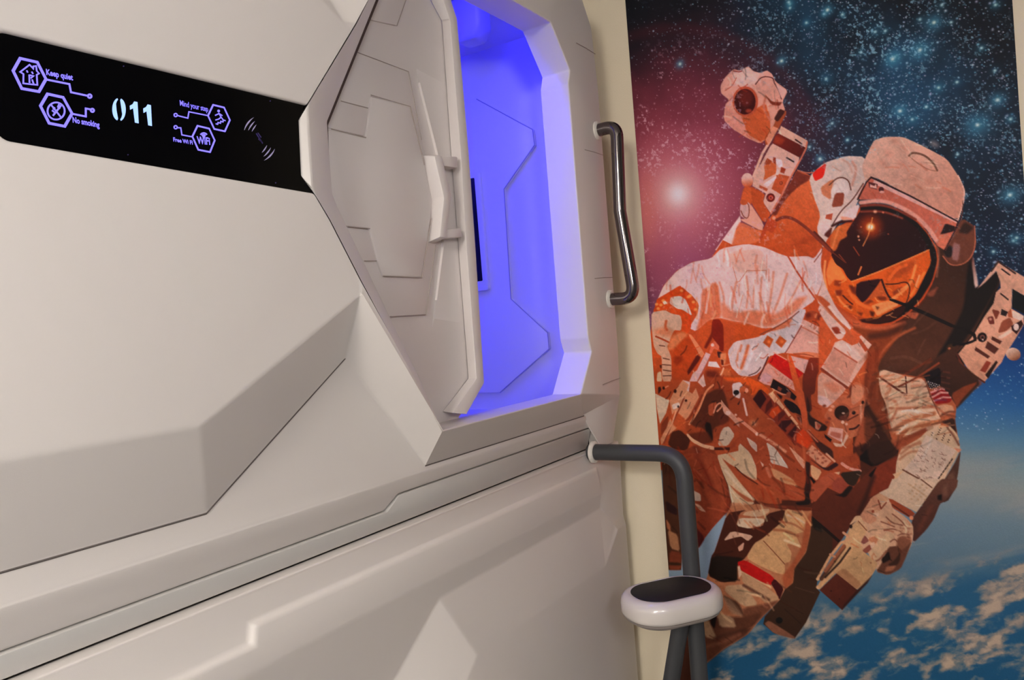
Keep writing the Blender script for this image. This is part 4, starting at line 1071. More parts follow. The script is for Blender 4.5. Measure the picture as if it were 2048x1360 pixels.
# ---- right chest
p('L', (206, 96, 56), '-20,180 100,60 260,240 400,330 440,480 400,760 440,850 300,1000 0,1100', soft=4)
p('L', (222, 180, 166), '-20,90 0,40 120,160 240,280 205,350 160,360 60,220', soft=2); p('L', (150, 62, 40), '100,250 160,240 200,300 140,310', soft=3); p('L', (196, 94, 58), '220,330 250,280 320,330 330,400 290,410', soft=2); l('L', (226, 186, 172), 6, '70,70 160,170 260,250', soft=2); l('L', (178, 76, 46), 5, '100,10 180,110 290,240', soft=3)
p('L', (222, 172, 154), '135,385 200,360 290,412 345,392 372,335 465,408 432,452 432,520 255,795 12,612 100,470', sm=0); p('L', (212, 148, 128), '130,432 342,560 250,762 30,602', sm=0, soft=3); p('L', (228, 190, 176), '150,390 200,368 330,450 390,540 340,555 140,430', soft=4); l('L', (190, 104, 82), 3, '130,435 335,565', sm=0)
l('L', (150, 66, 46), 5, '12,625 130,715 248,795', sm=0); p('L', (178, 80, 50), '350,380 372,340 440,450 410,470', sm=0); p('L', (226, 180, 162), '355,332 375,320 468,405 436,445', sm=0)
p('L', (216, 158, 138), '20,650 240,800 200,852 100,955 -20,900 -20,690'); p('L', (206, 122, 94), '20,760 120,740 220,800 130,850', soft=7, a=.7); p('L', (222, 182, 176), '-20,860 60,880 110,940 60,980 -20,940', soft=3)
p('L', (206, 112, 78), '275,775 330,738 425,790 442,850 400,980 390,1205 300,1245 130,1305 55,1225 100,1100 30,1060 100,950 200,862 262,862'); p('L', (216, 142, 112), '270,805 330,762 412,800 380,900 290,962', soft=2.5); p('L', (134, 60, 44), '240,890 272,850 262,800 290,760 280,880', soft=3)
for k in range(9): e('L', (228, 160, 132) if k % 2 else (150, 70, 50), 40 + (k * 53) % 190, 960 + (k * 37) % 180, 17, 13, soft=3)
e('L', (196, 100, 70), 205, 1020, 84, 80); e('L', (58, 36, 29), 198, 1022, 68, 66); e('L', (120, 60, 46), 215, 1070, 40, 26, soft=5); e('L', (232, 190, 172), 212, 1026, 14, 8); e('L', (236, 190, 170), 206, 1108, 15); e('L', (232, 180, 160), 240, 1125, 12); e('L', (50, 32, 32), 306, 1022, 18)
l('L', (74, 37, 31), 4, '270,1172 320,1165 352,1135'); l('L', (120, 54, 40), 3, '250,1092 345,1040'); p('L', (226, 168, 154), '90,1150 210,1168 202,1292 68,1222', sm=0); p('L', (204, 116, 94), '100,1190 195,1210 180,1260 90,1225', soft=3); p('L', (44, 28, 27), '40,1215 108,1265 95,1290 45,1245', sm=0); p('L', (226, 182, 160), '112,1290 200,1308 238,1208 262,1230 205,1332 140,1330')
p('L', (226, 154, 124), '358,950 382,945 392,1212 370,1205'); p('L', (190, 92, 58), '390,1050 480,1080 520,1180 440,1280 300,1340 330,1240', soft=5); p('L', (58, 32, 28), '425,920 470,1010 530,1100 640,1290 600,1380 340,1380 500,1215 512,1140 415,985', soft=4); l('L', (226, 200, 186), 2, '502,1215 525,1225 535,1250'); e('L', (50, 28, 26), 388, 928, 12, 16); l('L', (230, 180, 150), 3, '425,800 440,840')

# ---- legs and the box behind them
p('R', (108, 50, 34), '330,780 540,540 740,640 960,400 1080,300 1345,170 1380,420 1200,570 1060,640 950,830 800,980 700,1130 580,1290 540,1400 260,1400 330,1230 350,1000', sm=0, col2=(92, 44, 32), axis='700,600 500,1300')
p('R', (140, 58, 36), '1080,300 1345,170 1380,420 1200,570 1060,640 990,640 1040,480', soft=6); p('R', (34, 25, 25), '878,210 1060,30 1380,-10 1345,150 1060,312', soft=3); p('R', (30, 24, 24), '1000,400 1100,295 1040,430', soft=2); l('R', (60, 34, 28), 9, '1060,420 980,640 900,820', soft=7, a=.7)
p('R', (190, 92, 62), '350,730 430,640 545,530 660,410 560,360 440,470 370,560', soft=2.5)
p('R', (168, 76, 56), '580,555 660,420 700,440 780,510 690,612', soft=2); p('R', (60, 43, 34), '680,380 940,340 850,530 770,490', soft=3); p('R', (42, 30, 27), '690,615 780,515 835,535 740,655 620,620', soft=3)
p('Q', (76, 50, 36), '840,190 1000,330 1000,480 890,660 880,740 908,772 800,1002 715,1122 560,1082 478,1012 490,955 600,830 640,750 700,700 710,590 800,470', sm=0, col2=(70, 46, 33), axis='800,400 650,1050')
p('Q', (152, 98, 74), '484,1010 520,985 640,1060 722,1115 700,1122 560,1084', soft=3); e('Q', (28, 26, 25), 598, 985, 26, 24); l('Q', (52, 36, 28), 3, '640,900 760,1010', a=.6)
l('R', (44, 30, 26), 6, '355,880 500,1000 665,1145', sm=0); p('R', (40, 32, 26), '360,880 460,960 480,1050 380,1010', soft=4)
p('O', (88, 50, 32), '20,150 240,50 300,300 240,1360 90,1360 40,560', sm=0); p('O', (192, 134, 98), '85,900 200,960 225,1150 120,1115', soft=3); p('O', (54, 27, 27), '60,570 195,660 195,745 75,690', soft=3); p('O', (196, 120, 84), '70,780 120,860 120,920 80,890', soft=3); p('O', (140, 66, 42), '110,1140 240,1160 240,1360 100,1360', soft=4); p('O', (70, 44, 26), '100,1270 240,1280 240,1310 100,1305', soft=4)
p('O', (168, 74, 43), '240,40 640,30 700,250 770,420 815,640 745,720 600,880 500,1010 430,1125 395,1110 340,900 320,440 300,250', col2=(150, 62, 38), axis='600,500 400,1050')
l('O', (136, 54, 33), 12, '420,60 560,330 680,560', soft=9, a=.7); l('O', (188, 86, 50), 10, '520,120 650,420 720,620', soft=9, a=.7); l('O', (116, 48, 30), 8, '770,430 812,640 745,715', soft=6, a=.7); l('O', (124, 56, 34), 8, '470,350 480,500 560,620', soft=8, a=.5)
p('O', (94, 30, 27), '385,845 510,1000 440,1115 395,1010', soft=4); p('O', (212, 182, 162), '362,450 460,498 466,582 385,575', soft=2); p('O', (216, 166, 136), '380,600 450,620 525,705 460,690', soft=2)
p('O', (218, 182, 148), '645,60 720,45 800,30 965,-10 1095,230 1095,345 1000,302 860,200 740,130 1085,590 960,680 800,690 815,610 780,420 700,230')
p('O', (188, 86, 49), '695,85 800,170 1000,330 1100,380 1380,480 1380,620 1200,610 1080,562 900,360', soft=2.5); l('O', (92, 46, 32), 2, '850,190 960,300 1105,385'); p('O', (196, 106, 70), '785,390 900,480 1085,590 980,585 850,472', soft=3); l('O', (232, 206, 176), 5, '740,230 900,420 1060,560', soft=3, a=.8); p('O', (208, 134, 98), '800,600 960,600 1060,640 880,690 800,690', soft=4, a=.8)
p('Q', (198, 128, 92), '205,180 235,120 440,105 845,140 832,330 800,470 712,590 702,700 640,752 600,832 480,952 360,1092 180,1202 20,1332 -10,1380 -60,1380 -60,960 60,640 90,500 110,460', sm=0)
p('Q', (122, 54, 34), '430,100 845,130 840,160 640,150 520,130', soft=3); p('Q', (40, 30, 28), '718,95 790,85 800,20 825,30 835,110 740,115', soft=2)
p('Q', (86, 41, 27), '205,172 350,150 300,175 270,272 470,282 505,180 640,145 645,212 600,262 480,362 412,402 345,512 280,562 280,682 170,702 60,645 85,500 112,462', soft=2)
p('Q', (44, 30, 23), '92,490 335,512 280,562 285,692 150,690 60,642', soft=4)
p('Q', (222, 192, 162), '292,212 482,215 488,240 440,275 370,292 278,272'); p('Q', (216, 172, 138), '340,165 520,138 525,165 485,190 440,202 320,195'); p('Q', (224, 178, 152), '175,385 238,308 405,345 362,388 310,350 260,360'); p('Q', (222, 168, 142), '285,432 335,392 325,450 295,465')
p('Q', (216, 167, 122), '468,372 540,310 620,240 650,140 720,160 800,222 800,312 720,332 765,432 650,402 692,472 682,542 640,552 642,642 560,622 430,562 348,512 412,402', soft=2)
l('Q', (154, 88, 58), 1.8, '480,385 560,470 640,560'); l('Q', (190, 120, 84), 4, '600,240 700,250 790,310', soft=3); l('Q', (176, 98, 64), 5, '560,300 660,310 740,350', soft=4, a=.8); l('Q', (232, 200, 160), 5, '640,380 700,400 760,428', soft=2); l('Q', (224, 190, 158), 4, '660,190 730,210 790,250', soft=3)
p('Q', (188, 98, 62), '800,225 845,160 832,330 800,470 712,590 702,700 640,750 618,652 692,562 765,432', soft=5)
p('Q', (202, 26, 22), '282,545 340,528 565,660 540,722 460,692 300,602'); p('Q', (78, 26, 27), '535,705 562,668 634,742 600,835 570,762'); l('Q', (226, 180, 140), 3, '300,612 460,700 530,730', soft=2)
p('Q', (196, 152, 118), '310,612 460,700 590,800 595,835 500,860 420,780 320,700', soft=3); p('Q', (202, 162, 128), '195,722 330,712 445,872 330,882 185,765', soft=3); l('Q', (120, 76, 56), 5, '330,720 420,770 520,830', soft=4); l('Q', (230, 190, 150), 5, '340,760 400,790 460,800', soft=3); p('Q', (222, 184, 156), '285,580 300,570 315,640 295,665', sm=0)
p('Q', (106, 68, 50), '165,790 290,850 345,960 250,905', soft=4); p('Q', (128, 76, 54), '330,890 500,860 600,830 480,952 400,1020 320,960', soft=6)
p('Q', (106, 62, 44), '90,960 340,960 480,920 360,1092 180,1202 20,1332 -10,1380 -60,1380 -60,1000', soft=6); p('Q', (182, 142, 112), '125,925 250,960 275,1040 150,1035', soft=4); p('Q', (176, 138, 108), '0,1000 60,970 132,1132 40,1112', soft=4); p('Q', (176, 136, 108), '170,800 240,830 330,960 230,930', soft=5, a=.8); p('Q', (40, 26, 24), '80,950 130,930 110,1050 80,1010', soft=3); l('Q', (84, 48, 36), 8, '120,1120 240,1080 340,1060', soft=6, a=.7); l('Q', (140, 84, 62), 7, '60,1180 180,1150 300,1090', soft=6, a=.7)
p('Q', (92, 52, 38), '-80,960 0,1380 -120,1500 -260,1700 -300,1300', soft=4)

# ---- helmet
p('B', (216, 187, 174), '55,330 150,240 290,195 410,200 450,330 360,490 335,600 250,600 200,690 150,790 105,660 130,570 85,450', soft=2)
p('B', (216, 46, 32), '95,290 168,238 150,330 95,357 78,312')
p('B', (200, 122, 88), '130,395 190,350 215,345 200,410 195,475 140,440', soft=3); p('B', (226, 202, 192), '195,410 250,340 305,352 312,430 250,482 200,455', soft=2.5); l('B', (116, 68, 55), 2.5, '185,380 245,325 308,345 322,410'); p('B', (146, 74, 55), '222,430 282,428 272,512 198,522', soft=2.5); l('B', (206, 150, 130), 5, '330,230 360,280 330,380', soft=4); l('B', (200, 156, 140), 4, '270,220 310,240 330,300', soft=4)
p('B', (226, 196, 186), '105,655 160,562 215,540 185,650 150,700', soft=2); p('B', (180, 86, 62), '165,568 208,558 200,602 160,592', sm=0); p('B', (96, 44, 36), '148,695 205,640 192,722', soft=3); l('B', (110, 60, 48), 2.5, '200,640 260,540 330,480 400,370')
p('B', (216, 168, 148), '440,150 470,95 540,75 650,75 720,105 830,160 930,215 1000,320 1045,410 1040,480 998,612 700,452 500,342 450,328 412,360 390,260', col2=(198, 138, 118), axis='560,120 960,560')
for x_, y_ in ((600, 100), (660, 150), (850, 120), (520, 240), (640, 250), (720, 330), (900, 420), (560, 180), (820, 360)): e('B', (230, 196, 178) if (x_ // 10) % 2 else (196, 130, 110), x_, y_, 26, 16, rot=30, soft=12, a=.5)
l('B', (112, 76, 62), 4, '690,195 712,172 790,190 848,245 868,288'); l('B', (170, 114, 94), 2, '692,198 740,240 810,282 862,292'); l('B', (214, 164, 142), 4, '720,190 790,208 840,258', soft=2)
l('B', (226, 180, 162), 2.5, '1000,320 1042,410 1036,480 1000,600'); l('B', (120, 70, 58), 1.6, '1030,480 1025,590 1000,640')
p('B', (112, 66, 51), '1030,590 1105,640 1112,780 1060,872 960,892 905,822 920,790 990,660', soft=2); e('B', (46, 34, 34), 940, 800, 32, 38, soft=4); p('B', (156, 108, 102), '970,740 1015,760 1000,862 960,850', soft=4); l('B', (176, 102, 78), 2.5, '1105,640 1112,780 1058,874 955,895 905,830'); p('B', (60, 40, 35), '1040,610 1100,650 1060,690 1000,680', soft=5)
p('B', (196, 107, 87), '440,332 1002,620 990,665 920,795 870,765 800,662 650,542 500,472 380,472 362,460 402,378', sm=0)
p('B', (222, 168, 158), '470,345 1000,600 992,622 700,482 462,368', sm=0, soft=2); l('B', (56, 30, 31), 3.2, '365,470 420,362 450,330 700,450 1000,612 985,660 915,792', sm=0)
p('B', (96, 44, 42), '432,358 492,374 486,408 438,396', sm=0); p('B', (224, 170, 156), '445,376 470,386 482,372 486,402 442,394', sm=0); e('B', (84, 38, 36), 514, 408, 17); e('B', (226, 170, 156), 518, 424, 15, 8)
p('B', (48, 30, 31), '918,622 985,642 976,672 885,695 900,665', soft=2); p('B', (222, 130, 100), '880,690 960,690 915,790 870,760', soft=4, a=.6)
p('T', (192, 82, 42), '5,620 60,430 180,280 350,200 425,50 600,40 800,90 1000,200 1130,340 1220,500 1245,640 1185,860 1070,1060 880,1230 700,1322 500,1322 290,1230 120,1060 30,850')
p('T', (36, 26, 26), '420,62 620,52 800,98 1000,215 1130,360 1212,520 1228,640 1172,850 1052,1045 900,1190 760,1275 600,1302 400,1272 700,1180 900,1050 1080,820 1130,620 1050,400 860,220 600,130 420,150', soft=2.5)
l('T', (218, 154, 138), 8, '425,28 620,2 800,48 1000,160 1150,310 1215,420', soft=3); l('T', (130, 60, 46), 5, '430,62 620,45 790,88 1000,205', soft=3)
p('T', (216, 96, 38), '150,540 90,620 55,880 130,1060 300,1180 480,1240 620,1222 780,1140 900,1085 1000,990 1065,860 1165,650 1140,510 700,400')
p('T', (243, 134, 74), '125,605 200,690 240,760 285,835 200,842 150,832 90,905 62,760 100,640', soft=3); l('T', (250, 170, 110), 4, '55,640 40,780 70,930', soft=3, a=.8)
p('T', (56, 26, 30), '385,862 645,818 600,905 480,1052 440,1075 368,985', soft=2.5); p('T', (202, 96, 50), '642,840 722,1012 640,1012 500,1035', soft=2.5)
p('T', (176, 78, 38), '740,760 900,660 1000,640 960,740 860,790 700,860', soft=8, a=.8)
for c_, wd2, s_ in (((250, 146, 84), 5, '1000,690 960,850 880,950 760,1030'), ((246, 130, 66), 5, '1090,760 1020,890 950,1000'), ((250, 150, 90), 4, '800,960 880,920 930,880'), ((236, 110, 52), 6, '720,830 800,720 900,680'), ((252, 170, 120), 3, '1040,790 1000,900'), ((246, 140, 80), 5, '560,1110 660,1070 760,1060'), ((250, 160, 110), 5, '600,1190 700,1130 800,1095'), ((240, 120, 60), 6, '380,1060 460,1110 520,1130'), ((240, 120, 60), 5, '300,950 340,1020 420,1090'), ((246, 140, 80), 4, '160,960 220,1080 330,1150')):
    l('T', c_, wd2, s_, soft=3)
p('T', (246, 162, 104), '535,1110 620,1080 760,1062 825,1092 720,1155 600,1215 560,1150', soft=3, a=.8)
for c_, s_ in (((66, 30, 22), '520,1160 572,1172 562,1225 530,1205'), ((146, 58, 30), '155,840 225,848 212,905 148,892'), ((130, 50, 30), '155,945 232,940 222,1002 170,1002'), ((110, 44, 28), '300,890 370,900 380,1000 330,960'), ((130, 54, 30), '460,1080 520,1040 560,1060 500,1090'), ((120, 50, 30), '590,1010 700,1010 690,1050 620,1050'), ((110, 46, 30), '270,1090 340,1110 320,1150'), ((120, 50, 30), '380,1170 450,1180 430,1215'), ((96, 40, 28), '580,1110 620,1120 600,1150'), ((150, 62, 34), '760,960 860,900 830,960 770,1000')):
    p('T', c_, s_, soft=4, a=.85)
l('T', (90, 38, 27), 3, '240,1000 300,1060 340,1090'); l('T', (58, 30, 26), 4, '645,835 690,960 740,1040 880,1100'); l('T', (78, 40, 28), 2.6, '690,880 800,880 900,850 940,900 932,1000 900,1080')
p('T', (62, 29, 24), '400,1250 620,1228 780,1145 905,1092 870,1185 740,1265 600,1294 470,1284', soft=3); p('T', (196, 96, 62), '180,1130 330,1240 520,1312 700,1312 800,1270 700,1330 500,1345 300,1270', soft=4)
p('T', (62, 27, 25), '345,225 430,100 570,95 720,125 900,200 1020,300 1090,420 1142,518 900,622 600,752 330,852 280,802 240,722 165,672 110,562 200,432 280,332', col2=(48, 22, 25), axis='400,200 900,600')
p('T', (204, 104, 54), '130,330 190,270 330,240 275,330 285,382 210,422 170,525 115,545 105,430', soft=3); l('T', (230, 140, 90), 4, '200,280 160,400 130,500', soft=4, a=.7); l('T', (70, 30, 26), 5, '130,270 220,225 330,220', soft=3)
p('T', (226, 196, 188), '150,230 320,80 420,40 368,205 230,190', soft=2); p('T', (220, 150, 124), '215,170 300,180 360,205 230,215', soft=3)
w_ = (slice(None), slice(None)); gx_, gy_ = 1640 + 528 / 5.23, 400 + 282 / 5.23
rg = np.hypot(X - gx_, Y - gy_)
mg = sstep(34, 3, rg); IMG[...] = mixc(IMG, (214, 84, 26), mg * .75); IMG[...] = mixc(IMG, (250, 190, 120), sstep(12, 3, rg)); IMG[...] = mixc(IMG, (255, 244, 230), sstep(6.5, 2, rg))
l('T', (240, 150, 90), 2.2, '548,185 528,282 505,370 450,480', sm=0, a=.8); l('T', (154, 74, 54), 4, '430,122 570,116 700,128 860,190', soft=3, a=.8); e('T', (240, 170, 140), 577, 122, 17, 14, soft=4); e('T', (210, 120, 90), 660, 130, 10); e('T', (220, 150, 120), 402, 382, 11, 13); e('T', (230, 160, 130), 410, 418, 9); e('T', (200, 110, 80), 430, 282, 9); e('T', (160, 80, 60), 714, 356, 8)
l('T', (150, 70, 46), 2, '350,490 410,580', sm=0); l('T', (130, 62, 44), 2, '200,570 270,655', sm=0); l('T', (214, 120, 70), 3, '432,700 400,780', sm=0)
l('T', (226, 130, 74), 2.5, '330,855 600,756 900,628 1140,522', sm=0); l('T', (104, 48, 36), 6, '-60,340 20,420 130,545', sm=0)
l('T', (110, 52, 36), 2, '130,545 260,650', sm=0); l('T', (34, 25, 25), 6, '740,1040 900,1100 1100,1190 1380,1318', sm=0)
l('D', (34, 26, 26), 6, '500,380 640,440 790,510 860,528 912,560 918,590', sm=0); p('T', (196, 102, 70), '880,1170 1040,1180 1000,1250 940,1230', soft=3, a=.8); p('T', (150, 82, 62), '1110,980 1240,900 1190,1005 1140,1010', soft=5, a=.8); l('T', (190, 120, 96), 4, '1200,470 1250,530 1220,800', soft=4, a=.6)
l('G', (132, 60, 45), 6, '385,1045 460,1010 560,1030 700,1130 800,1230 935,1360')
p('C', (224, 184, 172), '1040,150 1062,260 1130,400 1212,500 1212,545 1110,450 1010,360 1050,250', soft=2); l('C', (196, 100, 64), 6, '1010,330 1090,420 1212,545', soft=3); l('C', (230, 196, 184), 5, '1080,380 1150,470 1212,520', soft=2); p('C', (190, 92, 56), '1010,330 1040,330 1100,380 1070,400', soft=3)

# ---- right arm
p('D', (74, 46, 36), '690,690 830,610 800,700 960,835 840,965 805,1000 700,880 590,800', soft=4)
p('M', (152, 72, 43), '735,400 850,330 985,285 830,450 785,525', soft=3); p('M', (84, 48, 34), '-20,480 80,620 180,760 260,840 250,960 0,1060 -60,700', soft=6, a=.6)
p('M', (150, 66, 38), '-40,0 110,0 30,250 80,420 180,650 200,760 60,600 -60,400', soft=8, a=.7)
p('M', (190, 100, 64), '90,190 240,210 500,255 600,290 740,440 785,510 770,640 800,800 815,900 560,1380 80,1380 230,1150 250,980 270,860 180,780 150,520 80,280', soft=2)
p('M', (217, 174, 145), '88,190 130,178 240,212 330,240 490,262 550,420 622,582 642,622 642,690 400,775 210,760 180,660 150,500 100,400 78,270', soft=2)
for c_, wd2, s_ in (((186, 112, 82), 6, '180,525 300,532 560,518'), ((190, 112, 78), 9, '205,735 330,640 580,575'), ((180, 98, 62), 9, '210,825 320,725 640,645'), ((232, 198, 172), 7, '190,600 300,560 560,545'), ((230, 190, 160), 7, '220,770 340,672 600,615'), ((196, 128, 100), 5, '150,440 230,460 250,520'), ((200, 134, 106), 5, '380,330 450,320 520,330'), ((200, 138, 110), 5, '330,440 450,430 540,440'), ((196, 120, 90), 5, '190,640 240,560 230,470'), ((200, 130, 100), 4, '140,400 190,370 180,320')):
    l('M', c_, wd2, s_, soft=4, a=.85)
p('M', (168, 80, 50), '195,835 262,820 500,700 525,742 400,805 285,885 250,910', soft=5); p('M', (196, 102, 64), '190,770 230,740 250,800 215,840', soft=5); p('M', (70, 42, 33), '640,650 765,610 790,760 720,690', soft=4)
l('M', (128, 64, 46), 4, '88,245 180,310 300,392 330,405'); l('M', (108, 58, 50), 2.8, '322,240 335,395 310,408', sm=0); l('M', (142, 70, 46), 4, '262,330 420,255 625,118'); l('M', (120, 58, 40), 3, '320,215 450,150 550,75', a=.8)
p('M', (37, 28, 32), '485,222 640,150 645,320 545,355 505,285', soft=2); p('M', (70, 45, 36), '640,150 740,250 740,400 650,330', soft=4)
for k in range(4): l('M', (120, 62, 50), 3, '%d,%d %d,%d' % (650, 195 + k * 48, 720, 205 + k * 50), soft=3, a=.6)
for r_ in range(4):
    for c2 in range(6): e('M', (214, 200, 196), 530 + c2 * 19 + r_ * 6, 288 + r_ * 19 + c2 * 6, 4.5, soft=1)
p('M', (168, 32, 32), '548,380 650,343 700,380 745,448 720,478 600,492 570,440', soft=1.5); l('M', (216, 146, 138), 4, '556,384 650,348 672,356', sm=0); l('M', (218, 150, 140), 4, '568,425 640,385 704,388', sm=0); l('M', (206, 140, 132), 3.5, '582,462 660,428 730,430', sm=0); l('M', (120, 60, 96), 4, '590,455 690,452', a=.5)
l('M', (150, 82, 62), 2.5, '495,262 548,420 625,580', sm=0); p('M', (206, 152, 122), '600,510 680,490 750,505 765,560 640,605', soft=3); l('M', (150, 84, 60), 4, '640,600 700,560 770,560', soft=3)
p('M', (214, 178, 148), '255,960 290,890 450,800 520,730 640,680 720,700 800,820 822,900 560,1380 90,1380 160,1270 230,1150 238,1030', soft=2)
for s_ in ('280,940 400,850 470,850', '290,890 380,870 450,830', '270,990 360,920 430,920'): l('M', (184, 122, 92), 5, s_, soft=4, a=.8)
p('M', (217, 187, 167), '508,770 782,910 562,1252 300,1090 400,980', sm=0); p('M', (212, 182, 157), '308,1100 560,1252 490,1380 150,1380 170,1262 250,1140', sm=0)
rs = np.random.default_rng(5)
spk = sstep(.60, .72, fbm(X / 5, Y / 5, 501, 3)) * sstep(.48, .66, fbm(X / 46, Y / 46, 511, 4))
IMG = mixc(IMG, (214, 160, 174), spk * sstep(330, 120, r) * sstep(40, 70, r) * .55)
IMG = mixc(IMG, (150, 196, 214), spk * milky * .5)
for _ in range(46):
    u, v = rs.random(), rs.random(); x_ = 470 + u * 250 - v * 150; y_ = 850 + u * 110 + v * 260
    l('M', (150, 106, 92), 1.4, '%.0f,%.0f %.0f,%.0f %.0f,%.0f' % (x_, y_, x_ + rs.uniform(-10, 22), y_ + rs.uniform(0, 16), x_ + rs.uniform(0, 36), y_ + rs.uniform(5, 26)), a=.7)
for _ in range(26):
    u, v = rs.random(), rs.random(); x_ = 380 + u * 120 - v * 90; y_ = 1180 + u * 60 + v * 150
    l('M', (176, 132, 98), 2.4, '%.0f,%.0f %.0f,%.0f' % (x_, y_, x_ + rs.uniform(6, 26), y_ + rs.uniform(5, 20)), a=.6, soft=2)
for k in range(26):
    x_ = 530 + (k * 37) % 230; y_ = 700 + (k * 53) % 150
    if y_ < 640 + abs(x_ - 640) * .8 + 40 or y_ > 760 + (x_ - 520) * .55: continue
    e('M', (90, 58, 48), x_, y_, 8, 5, rot=40, soft=1.5)
l('M', (130, 82, 62), 3, '298,1086 430,1160 562,1248', sm=0)
for k in range(7): l('M', (66, 40, 38), 2.6, '%.0f,%.0f %.0f,%.0f' % (622 + k * 19, 1165 - k * 27, 632 + k * 19, 1150 - k * 27), sm=0)
p('M', (96, 62, 49), '825,900 802,1100 772,1262 700,1380 545,1380 760,1040', soft=2, col2=(84, 54, 44), axis='790,960 640,1340'); p('M', (130, 88, 70), '700,1130 760,1100 770,1200 700,1250', soft=7, a=.7); p('M', (38, 28, 27), '600,1310 650,1280 640,1380 600,1380', soft=4); p('M', (218, 144, 114), '758,888 832,900 805,932', sm=0)
l('M', (150, 96, 72), 4, '700,700 760,780 805,860', soft=3); l('M', (210, 176, 144), 4, '720,700 770,750 800,810', soft=2)
p('M', (222, 178, 142), '205,1125 300,1100 240,1170', sm=0); p('M', (210, 160, 128), '-10,1360 60,1310 150,1260 170,1380', soft=2)
# glove and tool
p('S', (108, 68, 54), '1255,-10 1440,-10 1425,80 1300,212 1262,232 1202,382 1132,482 1005,612 975,470 1000,360 1040,310', soft=2, col2=(88, 50, 42), axis='1350,50 1030,560'); p('S', (140, 94, 76), '1290,60 1340,40 1330,160 1290,150', soft=8, a=.7); p('S', (34, 26, 26), '1240,150 1280,140 1280,200 1240,190', soft=4); l('S', (130, 70, 52), 8, '1180,260 1120,360 1060,480', soft=8, a=.5)
p('S', (213, 182, 157), '800,-10 1265,-10 1035,312 760,172 670,125 760,80', sm=0); l('S', (130, 84, 64), 2.5, '1080,-5 1185,75', sm=0)
for k in range(22): e('S', (182, 138, 102), 960 + (k * 41) % 180, 40 + (k * 29) % 170, 10, 6, rot=30, soft=3, a=.7)
p('S', (166, 76, 46), '760,165 1025,318 985,375 785,262', soft=2); l('S', (110, 50, 34), 3, '800,240 960,350', sm=0); e('S', (226, 150, 116), 985, 368, 20)
p('S', (213, 167, 137), '600,170 700,215 780,208 800,272 930,362 1002,440 1005,540 982,640 905,780 862,862 760,925 640,885 655,800 590,760 560,700 480,690 480,590 540,480 470,372 520,300', soft=2)
p('S', (112, 67, 50), '760,650 850,640 992,590 935,742 882,862 760,925 640,890 700,800', soft=3); p('S', (150, 92, 68), '850,560 960,530 990,600 900,680 840,650', soft=5); p('S', (46, 30, 26), '690,770 765,690 785,770 710,812', soft=3); p('S', (60, 38, 30), '760,820 820,780 880,700 870,800 790,870', soft=4, a=.8); p('S', (176, 112, 82), '740,840 840,830 800,880 730,890', soft=4)
p('S', (217, 177, 143), '562,722 700,560 760,500 822,540 742,682 640,785', soft=2.5); l('S', (160, 98, 74), 3, '740,690 680,770 640,790', soft=2.5); p('S', (150, 86, 76), '485,560 535,538 575,590 525,625 485,602'); p('S', (160, 86, 70), '500,690 580,622 605,662 552,715'); p('S', (200, 130, 96), '560,580 640,540 670,560 640,620 590,600', soft=2.5); p('S', (216, 176, 150), '580,620 625,600 630,640 595,670')
for s_ in ('690,405 760,430 820,455', '720,490 800,470 880,500', '850,540 900,520 960,532', '780,600 820,570 850,600', '800,330 880,390 930,450', '740,360 800,420 900,440'): l('S', (152, 92, 72), 2.4, s_, soft=2)
for k in range(16): e('S', (150, 88, 66) if k % 2 else (224, 176, 146), 840 + (k * 37) % 140, 440 + (k * 23) % 130, 16, 8, rot=50 + k * 20, soft=4, a=.6)
p('S', (206, 146, 116), '515,302 620,148 672,190 690,290 625,330 652,392 580,432 475,372', soft=2); e('S', (170, 80, 54), 612, 305, 14); e('S', (228, 186, 160), 640, 335, 30, 20, soft=3); l('S', (150, 76, 54), 3, '665,200 690,280 740,220', sm=0)
p('S', (213, 167, 127), '392,452 480,375 562,480 495,600 515,700 655,805 652,842 560,992 450,1062 250,905 92,1064 62,1045 330,600', sm=0); p('S', (205, 161, 121), '350,700 450,640 655,805 645,850 540,1002 460,1062 300,880', sm=0); p('S', (190, 136, 100), '305,865 350,868 502,1010 450,1062 245,915', soft=3)
p('S', (106, 49, 35), '258,908 460,1068 560,985 312,1262 92,1068', sm=0, col2=(90, 42, 32), axis='250,930 320,1250'); p('S', (66, 36, 30), '460,1068 600,930 560,1000 312,1262 330,1210', sm=0, soft=3); e('S', (60, 30, 26), 205, 1078, 8); e('S', (70, 34, 28), 285, 1155, 7); e('S', (170, 110, 80), 590, 805, 8)
p('S', (222, 178, 142), '378,442 440,350 490,345 550,472 462,392'); e('S', (44, 28, 26), 398, 452, 14, 18); l('S', (150, 88, 62), 2, '470,400 550,490')
l('S', (222, 168, 128), 5, '72,962 190,750 300,610 420,560', sm=0); l('S', (90, 50, 36), 8, '110,960 230,790 330,650', sm=0, soft=2, a=.85); l('S', (190, 110, 76), 7, '150,880 260,730 330,640', sm=0, soft=2, a=.8); l('S', (218, 168, 126), 6, '85,1045 250,860 400,690', sm=0); l('S', (66, 44, 35), 4, '148,945 290,800 390,660', sm=0, soft=2); l('S', (220, 160, 126), 5, '325,512 372,548', sm=0); l('S', (220, 160, 126), 4, '195,722 240,745', sm=0); e('S', (224, 176, 136), 78, 1042, 18); e('S', (224, 176, 136), 76, 962, 16); e('S', (96, 70, 46), 242, 792, 11)

